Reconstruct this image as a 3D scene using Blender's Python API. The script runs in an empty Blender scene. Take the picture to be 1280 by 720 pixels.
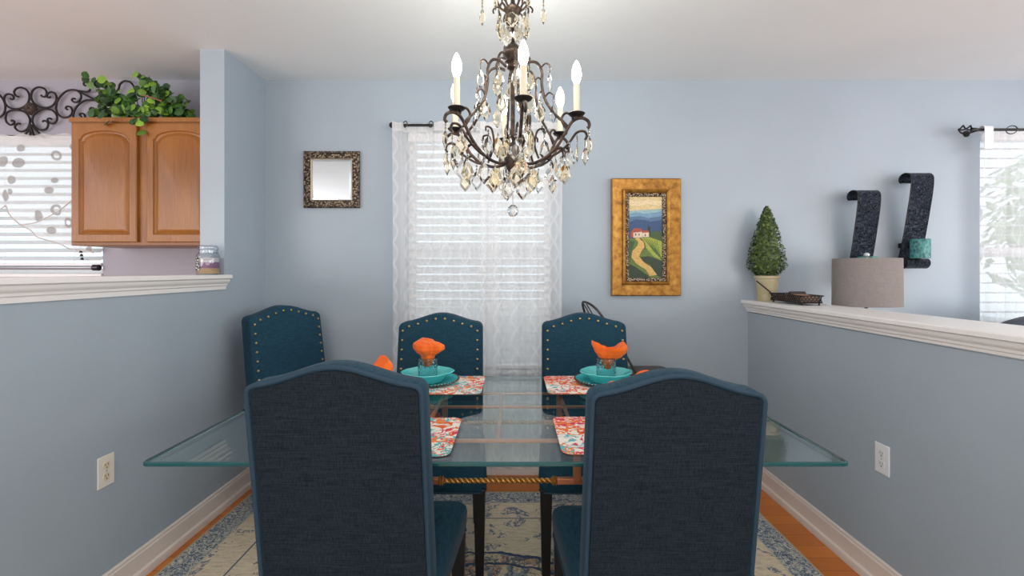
import bpy, bmesh, math, random
from math import sin, cos, pi, radians, sqrt
from mathutils import Vector, Matrix
random.seed(7)
scene = bpy.context.scene
COL = scene.collection

# ------------------------------------------------------------------ camera
F = 590.0; CX = 641.0; CY = 338.0; EYE = 1.26
cam_d = bpy.data.cameras.new('camera'); cam = bpy.data.objects.new('camera', cam_d); COL.objects.link(cam)
cam.location = (0, 0, EYE); cam.rotation_euler = (pi/2, 0, 0)
cam_d.sensor_width = 36; cam_d.lens = 36*F/1280
cam_d.shift_x = -(CX-640)/1280; cam_d.shift_y = -(360-CY)/1280
cam_d.clip_start = 0.02
scene.camera = cam

def lin(r, g, b):
    f = lambda c: (c/255/12.92) if c/255 <= .04045 else ((c/255+.055)/1.055)**2.4
    return (f(r), f(g), f(b), 1)

# ------------------------------------------------------------------ world, lights, exposure
scene.view_settings.view_transform = 'Standard'
scene.view_settings.look = 'None'
scene.view_settings.exposure = 0.0
scene.view_settings.gamma = 1
scene.view_settings.use_curve_mapping = False
try:
    scene.cycles.use_denoising = True
    scene.cycles.max_bounces = 14
    scene.cycles.transparent_max_bounces = 24
    scene.cycles.transmission_bounces = 10
    scene.cycles.sample_clamp_indirect = 6
except Exception: pass
world = bpy.data.worlds.new('world'); scene.world = world; world.use_nodes = True
wn = world.node_tree
bg = wn.nodes['Background']
bg.inputs[0].default_value = (0.84, 0.93, 1.0, 1); bg.inputs[1].default_value = 1.45

def area(name, loc, rot, sx, sy, power, color=(1, 1, 1)):
    l = bpy.data.lights.new(name, 'AREA'); l.shape = 'RECTANGLE'; l.size = sx; l.size_y = sy
    l.energy = power; l.color = color
    o = bpy.data.objects.new(name, l); COL.objects.link(o); o.location = loc; o.rotation_euler = rot
    return o
# added fill lights behind the camera; the angled pair lifts the lower side walls
area('rear_fill', (0, -3.6, .95), (radians(90), 0, 0), 7.0, 1.6, 58, (1.0, 0.97, 0.93))
area('low_wall_fill', (-3.9, -2.0, 1.05), (radians(90), 0, radians(-58)), 2.4, 1.9, 88, (1.0, 0.98, 0.95))
area('low_wall_fill', (3.9, -2.0, 1.05), (radians(90), 0, radians(58)), 2.4, 1.9, 88, (1.0, 0.98, 0.95))
# added fill lights: one lifts the ceiling, two shine in from the sides
area('ceiling_fill', (0, -0.9, 1.75), (pi, 0, 0), 2.6, 1.2, 38, (1.0, 0.97, 0.93))
area('right_side_fill', (4.4, 0.9, 1.5), (0, radians(90), 0), 1.8, 2.4, 60, (0.93, 0.96, 1.0))
area('left_side_fill', (-4.4, 0.6, 1.5), (0, radians(-90), 0), 1.6, 2.0, 34, (0.95, 0.97, 1.0))

# ------------------------------------------------------------------ helpers
class MB:
    def __init__(s): s.v = []; s.f = []; s.m = []
    def add(s, vs, fs, mi=0):
        o = len(s.v); s.v += [tuple(v) for v in vs]
        for f in fs: s.f.append(tuple(i+o for i in f)); s.m.append(mi)
        return s
    def box(s, x0, x1, y0, y1, z0, z1, mi=0):
        vs = [(x, y, z) for z in (z0, z1) for y in (y0, y1) for x in (x0, x1)]
        return s.add(vs, [(0, 2, 3, 1), (4, 5, 7, 6), (0, 1, 5, 4), (2, 6, 7, 3), (0, 4, 6, 2), (1, 3, 7, 5)], mi)
    def loft(s, loops, cap0=True, cap1=True, mi=0, closed=True):
        n = len(loops[0]); vs = [p for l in loops for p in l]; fs = []
        for i in range(len(loops)-1):
            for j in range(n if closed else n-1):
                k = (j+1) % n
                fs.append((i*n+j, i*n+k, (i+1)*n+k, (i+1)*n+j))
        if cap0: fs.append(tuple(range(n-1, -1, -1)))
        if cap1: fs.append(tuple((len(loops)-1)*n+j for j in range(n)))
        return s.add(vs, fs, mi)
    def lathe(s, prof, c=(0, 0, 0), n=24, mi=0, rf=None, cap0=False, cap1=False):
        loops = []
        for r, z in prof:
            loops.append([(c[0]+r*(rf(2*pi*j/n) if rf else 1)*cos(2*pi*j/n), c[1]+r*(rf(2*pi*j/n) if rf else 1)*sin(2*pi*j/n), c[2]+z) for j in range(n)])
        return s.loft(loops, cap0, cap1, mi)
    def tube(s, pts, r, n=8, mi=0, cap=True, flat=1.0, closed=False):
        pts = [Vector(p) for p in pts]; N = len(pts)
        rr = r if isinstance(r, (list, tuple)) else [r]*N
        tans = []
        for i in range(N):
            if closed: t = pts[(i+1) % N]-pts[i-1]
            else: t = pts[min(i+1, N-1)]-pts[max(i-1, 0)]
            if t.length < 1e-9: t = Vector((0, 0, 1))
            tans.append(t.normalized())
        up = Vector((0, 0, 1)) if abs(tans[0].z) < .9 else Vector((1, 0, 0))
        nrm = (up-tans[0]*up.dot(tans[0])).normalized(); loops = []
        for i in range(N):
            nrm = nrm-tans[i]*nrm.dot(tans[i])
            nrm = nrm.normalized() if nrm.length > 1e-6 else tans[i].orthogonal().normalized()
            b = tans[i].cross(nrm)
            loops.append([tuple(pts[i]+(nrm*cos(2*pi*j/n)+b*sin(2*pi*j/n)*flat)*rr[i]) for j in range(n)])
        if closed: loops.append(loops[0]); cap = False
        return s.loft(loops, cap, cap, mi)
    def sphere(s, c, r, n=12, m=8, mi=0, sz=1.0):
        prof = [(max(r*sin(pi*i/m), 1e-5), -r*sz*cos(pi*i/m)) for i in range(m+1)]
        return s.lathe(prof, c, n, mi)
    def build(s, name, mats, parent=None, smooth=None, bevel=None, solid=None, loc=None, subsurf=0, kind=None):
        me = bpy.data.meshes.new(name); me.from_pydata(s.v, [], s.f)
        for m in (mats if isinstance(mats, (list, tuple)) else [mats]): me.materials.append(m)
        me.polygons.foreach_set('material_index', s.m); me.update()
        bm = bmesh.new(); bm.from_mesh(me)
        bmesh.ops.remove_doubles(bm, verts=bm.verts, dist=1e-6)
        bmesh.ops.recalc_face_normals(bm, faces=bm.faces); bm.to_mesh(me); bm.free()
        if smooth is not None:
            me.shade_smooth(); me.set_sharp_from_angle(angle=radians(smooth))
        o = bpy.data.objects.new(name, me); COL.objects.link(o)
        if parent: o.parent = parent
        if loc: o.location = loc
        if solid:
            md = o.modifiers.new('solid', 'SOLIDIFY'); md.thickness = solid; md.offset = 0
        if bevel:
            md = o.modifiers.new('bevel', 'BEVEL'); md.width = bevel; md.segments = 3; md.limit_method = 'ANGLE'; md.angle_limit = radians(40)
            me.shade_smooth(); me.set_sharp_from_angle(angle=radians(60)); md.harden_normals = False
        if subsurf:
            md = o.modifiers.new('sub', 'SUBSURF'); md.levels = subsurf; md.render_levels = subsurf
        if kind: o['kind'] = kind
        return o

def tag(o, label, cat, group=None, kind=None):
    o['label'] = label; o['category'] = cat
    if group: o['group'] = group
    if kind: o['kind'] = kind
    return o
def thing(name, label, cat, loc=(0, 0, 0), rz=0, group=None):
    o = bpy.data.objects.new(name, None); COL.objects.link(o); o.location = loc; o.rotation_euler = (0, 0, rz)
    o.empty_display_size = .1
    return tag(o, label, cat, group)
def copy_tree(o, parent=None):
    c = o.copy(); COL.objects.link(c)
    if parent: c.parent = parent
    for ch in [x for x in bpy.data.objects if x.parent == o]: copy_tree(ch, c)
    return c
def spline(pts, k=6, closed=False):
    P = [Vector(p) for p in pts]; out = []; n = len(P)
    rng = range(n) if closed else range(n-1)
    for i in rng:
        p0 = P[i-1] if (i > 0 or closed) else P[0]; p1 = P[i]; p2 = P[(i+1) % n]; p3 = P[(i+2) % n] if (closed or i+2 < n) else P[-1]
        for j in range(k):
            t = j/k
            out.append(.5*((2*p1)+(-p0+p2)*t+(2*p0-5*p1+4*p2-p3)*t*t+(-p0+3*p1-3*p2+p3)*t**3))
    if not closed: out.append(P[-1])
    return out
def px(x, y, Y):
    s = F/Y
    return ((x-CX)/s, Y, EYE-(y-CY)/s)

# ------------------------------------------------------------------ materials
def newmat(name):
    m = bpy.data.materials.new(name); m.use_nodes = True
    return m, m.node_tree.nodes, m.node_tree.links, m.node_tree.nodes['Principled BSDF']
def mat(name, c, rough=.5, metal=0, spec=.5, **k):
    m, n, l, p = newmat(name)
    p.inputs['Base Color'].default_value = c; p.inputs['Roughness'].default_value = rough
    p.inputs['Metallic'].default_value = metal; p.inputs['Specular IOR Level'].default_value = spec
    for a, b in k.items(): p.inputs[a.replace('_', ' ')].default_value = b
    return m
def coords(n, l, scale=(1, 1, 1), kind='Object', rot=(0, 0, 0)):
    tc = n.new('ShaderNodeTexCoord'); mp = n.new('ShaderNodeMapping'); mp.inputs['Scale'].default_value = scale
    mp.inputs['Rotation'].default_value = rot
    l.new(tc.outputs[kind], mp.inputs['Vector']); return mp.outputs['Vector']
def ramp(n, l, fac, stops, interp='LINEAR'):
    r = n.new('ShaderNodeValToRGB'); r.color_ramp.interpolation = interp
    while len(r.color_ramp.elements) < len(stops): r.color_ramp.elements.new(.5)
    for e, (p, c) in zip(r.color_ramp.elements, stops): e.position = p; e.color = c
    l.new(fac, r.inputs['Fac']); return r.outputs['Color']
def noise(n, l, vec, scale=5, detail=3, rough=.5, dist=0):
    t = n.new('ShaderNodeTexNoise'); t.inputs['Scale'].default_value = scale; t.inputs['Detail'].default_value = detail
    t.inputs['Roughness'].default_value = rough; t.inputs['Distortion'].default_value = dist
    l.new(vec, t.inputs['Vector']); return t.outputs['Fac']
def bump(n, l, p, h, strength=.2, dist=.01):
    b = n.new('ShaderNodeBump'); b.inputs['Strength'].default_value = strength; b.inputs['Distance'].default_value = dist
    l.new(h, b.inputs['Height']); l.new(b.outputs['Normal'], p.inputs['Normal'])
def mix(n, l, fac, a, b):
    m = n.new('ShaderNodeMix'); m.data_type = 'RGBA'
    for s, v in ((m.inputs[0], fac), (m.inputs[6], a), (m.inputs[7], b)):
        if hasattr(v, 'links'): l.new(v, s)
        else: s.default_value = v
    return m.outputs[2]
def mth(n, l, op, a, b=0.0, c=None):
    m = n.new('ShaderNodeMath'); m.operation = op
    for i, v in enumerate((a, b) if c is None else (a, b, c)):
        if hasattr(v, 'links'): l.new(v, m.inputs[i])
        else: m.inputs[i].default_value = v
    return m.outputs[0]

def paint(name, c, c2, rough=.42, spec=.35):
    m, n, l, p = newmat(name); v = coords(n, l)
    col = ramp(n, l, noise(n, l, v, 1.6, 3), [(.3, c), (.7, c2)]); l.new(col, p.inputs['Base Color'])
    p.inputs['Roughness'].default_value = rough; p.inputs['Specular IOR Level'].default_value = spec
    bump(n, l, p, noise(n, l, v, 160, 2), .12, .002); return m
M = {}
M['wall'] = paint('blue_grey_paint', lin(157, 169, 180), lin(163, 175, 186), .34)
M['kwall'] = paint('lavender_grey_paint', lin(158, 157, 168), lin(164, 163, 174), .5)
M['ceil'] = paint('ceiling_paint', lin(220, 228, 231), lin(226, 233, 236), .8, .2)
M['trim'] = mat('trim_white', lin(232, 230, 228), .35)
M['white'] = mat('white_vinyl', lin(236, 238, 240), .4)
M['base'] = mat('baseboard_cream', lin(226, 214, 206), .4)

def wood_floor():
    m, n, l, p = newmat('orange_plank_floor'); tc = n.new('ShaderNodeTexCoord')
    br = n.new('ShaderNodeTexBrick'); br.offset = .37; br.inputs['Scale'].default_value = 1
    br.inputs['Brick Width'].default_value = 1.1; br.inputs['Row Height'].default_value = .09
    br.inputs['Mortar Size'].default_value = .0012; br.inputs['Color1'].default_value = lin(226, 138, 50)
    br.inputs['Color2'].default_value = lin(202, 114, 38); br.inputs['Mortar'].default_value = lin(120, 60, 24)
    l.new(tc.outputs['Object'], br.inputs['Vector'])
    v = coords(n, l, (2, 22, 1)); g = noise(n, l, v, 3, 5, .6, .6)
    col = mix(n, l, mth(n, l, 'MULTIPLY', g, .55), br.outputs['Color'], lin(168, 84, 30)); l.new(col, p.inputs['Base Color'])
    p.inputs['Roughness'].default_value = .28; return m
M['floor'] = wood_floor()

def oak():
    m, n, l, p = newmat('honey_oak'); v = coords(n, l, (60, 60, 2.6)); v2 = coords(n, l, (7, 7, .5))
    g = noise(n, l, v, 3, 6, .65, .5)
    w = n.new('ShaderNodeTexWave'); w.wave_type = 'RINGS'; w.inputs['Scale'].default_value = 1.3; w.inputs['Distortion'].default_value = 2.5
    w.inputs['Detail'].default_value = 3; l.new(v2, w.inputs['Vector'])
    f = mth(n, l, 'ADD', mth(n, l, 'MULTIPLY', g, .8), mth(n, l, 'MULTIPLY', w.outputs['Fac'], .2))
    l.new(ramp(n, l, f, [(.2, lin(106, 62, 22)), (.5, lin(138, 86, 32)), (.8, lin(158, 105, 44))]), p.inputs['Base Color'])
    p.inputs['Roughness'].default_value = .35; return m
M['oak'] = oak()

def linen(name, c, c2, sc=1.0, rough=.85, sheen=.3):
    m, n, l, p = newmat(name)
    a = noise(n, l, coords(n, l, (14*sc, 14*sc, 320*sc)), 2, 2); b = noise(n, l, coords(n, l, (320*sc, 320*sc, 14*sc)), 2, 2)
    f = mth(n, l, 'MULTIPLY', mth(n, l, 'ADD', a, b), .5)
    l.new(ramp(n, l, f, [(.36, c), (.64, c2)]), p.inputs['Base Color'])
    p.inputs['Roughness'].default_value = rough; p.inputs['Specular IOR Level'].default_value = .2
    p.inputs['Sheen Weight'].default_value = sheen; p.inputs['Sheen Roughness'].default_value = .4
    bump(n, l, p, f, .35, .002); return m
M['teal'] = linen('teal_linen', lin(17, 48, 64), lin(37, 74, 93), 1, .9, .05)
M['tealback'] = linen('shaded_slub_linen', lin(18, 25, 32), lin(36, 46, 55), .7, .95, .03)  # slub weave, with the shade on the chair backs put into its colour
M['pipe'] = mat('piping_navy', lin(30, 56, 74), .8)
M['blackwood'] = mat('black_leg', lin(9, 9, 10), .4)
M['brass'] = mat('antique_brass', lin(190, 165, 110), .3, 1)
M['bronze'] = mat('copper_bronze', lin(186, 120, 84), .35, .6)
M['gold'] = mat('gold_rope', lin(190, 140, 75), .35, .8)
M['iron'] = mat('wrought_iron', lin(38, 34, 34), .5, .4)
M['chandelier'] = None
def worn_metal(name, c, c2, metal=.8, rough=.4, sc=30):
    m, n, l, p = newmat(name); v = coords(n, l)
    l.new(ramp(n, l, noise(n, l, v, sc, 4), [(.35, c), (.7, c2)]), p.inputs['Base Color'])
    p.inputs['Metallic'].default_value = metal; p.inputs['Roughness'].default_value = rough; return m
M['chandelier'] = worn_metal('aged_bronze', lin(40, 35, 33), lin(92, 74, 62), .6, .42, 40)
def glass(name, c, rough=0.0, ior=1.5):
    m, n, l, p = newmat(name); p.inputs['Base Color'].default_value = c; p.inputs['Transmission Weight'].default_value = 1
    p.inputs['Roughness'].default_value = rough; p.inputs['IOR'].default_value = ior; return m
M['crystal_amber'] = glass('amber_crystal', (1.0, .90, .70, 1), .02)
M['crystal_clear'] = glass('clear_crystal', (.97, .96, .93, 1), .02)
def thin_glass(name, tint, ior=1.5, rough=0.0):
    m, n, l, p = newmat(name); n.remove(p); out = n['Material Output']
    tr = n.new('ShaderNodeBsdfTransparent'); tr.inputs[0].default_value = tint
    gl = n.new('ShaderNodeBsdfGlossy'); gl.inputs['Roughness'].default_value = rough
    g = n.new('ShaderNodeNewGeometry'); dt = n.new('ShaderNodeVectorMath'); dt.operation = 'DOT_PRODUCT'
    l.new(g.outputs['Normal'], dt.inputs[0]); l.new(g.outputs['Incoming'], dt.inputs[1])   # Schlick reflectance of a thin sheet
    f0 = ((ior-1)/(ior+1))**2; k = mth(n, l, 'POWER', mth(n, l, 'SUBTRACT', 1, mth(n, l, 'ABSOLUTE', dt.outputs['Value'])), 5)
    fr = mth(n, l, 'MULTIPLY_ADD', k, 1-f0, f0)
    mx = n.new('ShaderNodeMixShader'); l.new(fr, mx.inputs[0]); l.new(tr.outputs[0], mx.inputs[1]); l.new(gl.outputs[0], mx.inputs[2])
    l.new(mx.outputs[0], out.inputs['Surface']); return m
M['tglass'] = thin_glass('tabletop_glass', (.87, .945, .935, 1), 1.5)
M['pane'] = thin_glass('window_pane', (.96, .98, .98, 1), 1.3)
M['gedge'] = mat('glass_edge_teal', lin(20, 84, 88), .1, 0, .6, Transmission_Weight=.1)
M['tumbler'] = glass('tumbler_glass', (.66, .84, .88, 1), .03)
M['jar'] = thin_glass('jar_glass', (.82, .85, .88, 1), 1.9, .05)
def emis(name, c, s):
    m, n, l, p = newmat(name); p.inputs['Base Color'].default_value = (1, 1, 1, 1)
    p.inputs['Emission Color'].default_value = c; p.inputs['Emission Strength'].default_value = s; return m
M['bulb'] = emis('lit_bulb', (1, .96, .9, 1), 14)

def sheer(name, opac, opac2, pattern, col=(.90, .90, .91, 1)):
    m, n, l, p = newmat(name); n.remove(p); out = n['Material Output']
    tr = n.new('ShaderNodeBsdfTransparent'); df = n.new('ShaderNodeBsdfDiffuse'); tl = n.new('ShaderNodeBsdfTranslucent')
    df.inputs[0].default_value = col; tl.inputs[0].default_value = col
    a = n.new('ShaderNodeMixShader'); a.inputs[0].default_value = .45; l.new(df.outputs[0], a.inputs[1]); l.new(tl.outputs[0], a.inputs[2])
    b = n.new('ShaderNodeMixShader'); l.new(tr.outputs[0], b.inputs[1]); l.new(a.outputs[0], b.inputs[2])
    tc = n.new('ShaderNodeTexCoord'); sp = n.new('ShaderNodeSeparateXYZ'); l.new(tc.outputs['UV'], sp.inputs[0])
    X, Z = sp.outputs[0], sp.outputs[1]
    if pattern == 'ogee':      # interlaced wavy lines
        def line(sgn, off):
            wv = mth(n, l, 'MULTIPLY', mth(n, l, 'SINE', mth(n, l, 'MULTIPLY', Z, 2*pi/.26)), .034*sgn)
            q = mth(n, l, 'ADD', mth(n, l, 'ADD', X, off), wv)
            q = mth(n, l, 'PINGPONG', q, .068)
            return mth(n, l, 'SUBTRACT', 1, mth(n, l, 'SMOOTH_MAX', mth(n, l, 'MINIMUM', mth(n, l, 'MULTIPLY', q, 60), 1), 0, .01))
        f = mth(n, l, 'MAXIMUM', line(1, 0), line(-1, 0.0))
    else:                      # scattered dots and rings
        vo = n.new('ShaderNodeTexVoronoi'); vo.inputs['Scale'].default_value = 9.5; vo.inputs['Randomness'].default_value = .75
        vo.feature = 'F1'; l.new(tc.outputs['UV'], vo.inputs['Vector'])
        sc = n.new('ShaderNodeSeparateColor'); l.new(vo.outputs['Color'], sc.inputs[0])
        r = mth(n, l, 'MULTIPLY_ADD', sc.outputs[0], .16, .20)
        disc = mth(n, l, 'LESS_THAN', vo.outputs['Distance'], r)
        hole = mth(n, l, 'MULTIPLY', mth(n, l, 'LESS_THAN', vo.outputs['Distance'], mth(n, l, 'MULTIPLY', r, .62)), mth(n, l, 'GREATER_THAN', sc.outputs[1], .6))
        f = mth(n, l, 'SUBTRACT', disc, hole)
    fac = mth(n, l, 'MULTIPLY_ADD', f, opac2-opac, opac)
    if pattern == 'ogee': fac = mth(n, l, 'MAXIMUM', fac, mth(n, l, 'MULTIPLY', mth(n, l, 'GREATER_THAN', Z, 2.10), .86))   # doubled heading
    l.new(fac, b.inputs[0])
    if pattern == 'dots':
        cc = mix(n, l, f, col, lin(182, 178, 174)); l.new(cc, df.inputs[0]); l.new(cc, tl.inputs[0])
    l.new(b.outputs[0], out.inputs['Surface']); return m
M['sheer'] = sheer('ogee_sheer', .56, .68, 'ogee')
M['valance'] = sheer('dotted_sheer', .60, .90, 'dots', (.9, .9, .9, 1))

# ------------------------------------------------------------------ the room
WY = 2.93; XL = -1.54; XR = 1.46; H = 2.44; JY = 2.52
def struct(mb, name, m, **k): return mb.build(name, m, kind='structure', **k)
struct(MB().box(-4.7, 4.7, -4, WY+.02, -.1, 0), 'floor', M['floor'])
struct(MB().box(-4.7, 4.7, -4, WY+.15, H, H+.12), 'ceiling', M['ceil'])
def wall_with_holes(x0, x1, holes, name, m):
    mb = MB(); x = x0
    for (a, b, z0, z1) in sorted(holes):
        mb.box(x, a, WY, WY+.14, 0, H); mb.box(a, b, WY, WY+.14, 0, z0); mb.box(a, b, WY, WY+.14, z1, H); x = b
    mb.box(x, x1, WY, WY+.14, 0, H); return struct(mb, name, m)
W1 = (-.66, .245, .62, 2.12); W2 = (2.90, 3.95, .62, 2.13); W0 = (-3.75, -2.545, 1.22, 2.10)
wall_with_holes(XL-.07, 4.7, [W1, W2], 'wall_back', M['wall'])
wall_with_holes(-4.7, XL-.07, [W0], 'wall_kitchen', M['kwall'])
struct(MB().box(-1.67, XL, JY, WY, 0, H), 'wall_stub', M['wall'])
struct(MB().box(-1.67, XL, -.6, JY, 0, 1.16), 'wall_left', M['wall'])
struct(MB().box(XR, XR+.19, -.6, WY, 0, 1.0), 'wall_right', M['wall'])
struct(MB().box(-4.8, -4.7, -4, WY, 0, H), 'wall_kitchen_side', M['kwall'])
struct(MB().box(4.7, 4.8, -4, WY, 0, H), 'wall_living_side', M['wall'])
def extrude_profile(prof, y0, y1, name, m):
    return struct(MB().loft([[(x, y, z) for x, z in prof] for y in (y0, y1)]), name, m, smooth=35)
cl = 1.237
def cap_prof(xf, sgn, top, h, xb):
    a = [(.040, 0), (.044, -.004), (.044, -.018), (.038, -.022), (.031, -.023), (.031, -.032), (.026, -.040), (.018, -.047), (.016, -.056), (.010, -.060), (.008, -h), (-.002, -h)]
    pts = [(xf+sgn*o, top+z) for o, z in a]
    return [(xb, top)]+pts+[(xf-sgn*.004, top-h), (xf-sgn*.004, top-.022), (xb, top-.022)]
extrude_profile(cap_prof(XL, 1, cl, .078, -1.71), -.6, JY, 'trim_1', M['trim'])
extrude_profile(cap_prof(XR, -1, 1.077, .070, 1.69), -.6, WY, 'trim_2', M['trim'])
bp = [(0, .116), (.006, .116), (.010, .112), (.010, .102), (.013, .098), (.013, .036), (.013, .034), (.024, .030), (.027, .018), (.027, 0), (0, 0)]
extrude_profile([(XL+x, z) for x, z in bp], -.6, WY, 'baseboard_left', M['base'])
extrude_profile([(XR-x, z) for x, z in bp], -.6, WY, 'baseboard_right', M['base'])
struct(MB().loft([[(x, WY-y, z) for y, z in bp] for x in (XL, XR)]), 'baseboard_back', M['base'], smooth=35)

rw = MB(); rw.box(-4.7, 4.7, -4.1, -4, 1.78, H); rw.box(-4.7, -3.6, -4.1, -4, 0, 1.78); rw.box(3.6, 4.7, -4.1, -4, 0, 1.78); struct(rw, 'wall_rear', M['wall'])
# windows
def window(name, W, rail=True):
    x0, x1, z0, z1 = W; e = thing(name, 'window', 'window'); del e['label']; del e['category']; e['kind'] = 'structure'
    f = MB(); t = .045; y0, y1 = WY+.05, WY+.12
    f.box(x0, x1, y0, y1, z0, z0+t); f.box(x0, x1, y0, y1, z1-t, z1); f.box(x0, x0+t, y0, y1, z0+t, z1-t); f.box(x1-t, x1, y0, y1, z0+t, z1-t)
    if rail: zc = (z0+z1)/2; f.box(x0+t, x1-t, y0, y1, zc-.03, zc+.03)
    fr = f.build('window_frame', M['white'], e, bevel=.004)
    p = MB().box(x0+t, x1-t, WY+.085, WY+.089, z0+t, z1-t).build('window_pane', M['pane'], e)
    s = MB().box(x0-.0, x1+.0, WY-.012, WY+.05, z0-.001, z0+.02).build('window_sill', M['white'], e, bevel=.004)
    for o in (fr, p, s): o['kind'] = 'structure'
window('window_1', W1); window('window_2', W2); window('window_3', W0, False)

# blinds
def slat_mat():
    m, n, l, p = newmat('blind_slat'); p.inputs['Base Color'].default_value = lin(242, 243, 244); p.inputs['Roughness'].default_value = .45
    t_ = n.new('ShaderNodeBsdfTranslucent'); t_.inputs[0].default_value = lin(236, 238, 240); mx = n.new('ShaderNodeMixShader'); mx.inputs[0].default_value = .3
    l.new(p.outputs[0], mx.inputs[1]); l.new(t_.outputs[0], mx.inputs[2]); l.new(mx.outputs[0], n['Material Output'].inputs['Surface']); return m
M['slat'] = slat_mat()
def blind(W, label, name='window_blind', pitch=.052, tilt=38, group=None, zbot=None, endcap=False, depth=.05):
    x0, x1, z0, z1 = W; x0 += .01; x1 -= .01; z0 = zbot or z0+.03
    e = thing(name, label, 'blind', ((x0+x1)/2, WY+.022, z0), 0, group); w = (x1-x0)/2; h = z1-z0-.06
    MB().box(-w, w, -.025, .025, h, h+.055).build('head_rail', M['white'], e, bevel=.003)
    MB().box(-w, w, -.024, .024, 0, .022).build('bottom_rail', M['white'], e, bevel=.004)
    sl = MB(); k = 0; z = .05
    while z < h-.01:
        t = radians(tilt); dy, dz = cos(t)*depth/2, sin(t)*depth/2; th = .0015
        sl.loft([[(x, -dy, z-dz-th), (x, 0, z+.003-th), (x, dy, z+dz-th), (x, dy, z+dz+th), (x, 0, z+.003+th), (x, -dy, z-dz+th)] for x in (-w+.004, w-.004)])
        z += pitch
    sl.build('slat_panel', M['slat'], e, smooth=30)
    for xx in (-w*.72, 0, w*.72):
        MB().tube([(xx, -.024, .01), (xx, -.024, h)], .0012, 5).build('ladder_cord', M['white'], e)
    if endcap:
        MB().tube([(-w, -.036, -.008), (w-.035, -.036, -.008)], .012, 12).build('roller_tube', mat('grey_tube', lin(165, 168, 175), .3, .5), e, smooth=40)
        MB().tube([(w-.035, -.036, -.008), (w+.0, -.036, -.008)], .019, 14).build('end_cap', mat('dark_chrome', lin(60, 60, 66), .25, .8), e, smooth=40)
        ts = MB()
        for i in range(3):
            zz = .10-i*.022; ts.lathe([(.001, 0), (.006, -.002), (.009, -.016), (.001, -.017)], (w-.11+.004*i, -.04, zz), 10)
        ts.tube([(w-.11, -.04, .1), (w-.11, -.035, h)], .001, 5)
        ts.build('cord_tassel', mat('dark_tassel', lin(50, 48, 50), .6), e, smooth=40)
    return e
blind(W1, 'white wide slat blind closed behind the dining room sheer curtains', pitch=.051, tilt=52)
blind(W2, 'white blind with open slats in the living room window', pitch=.06, tilt=4)
blind(W0, 'white slat blind in kitchen window beside the oak cabinet', pitch=.05, tilt=30, zbot=1.285, endcap=True)

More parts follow.
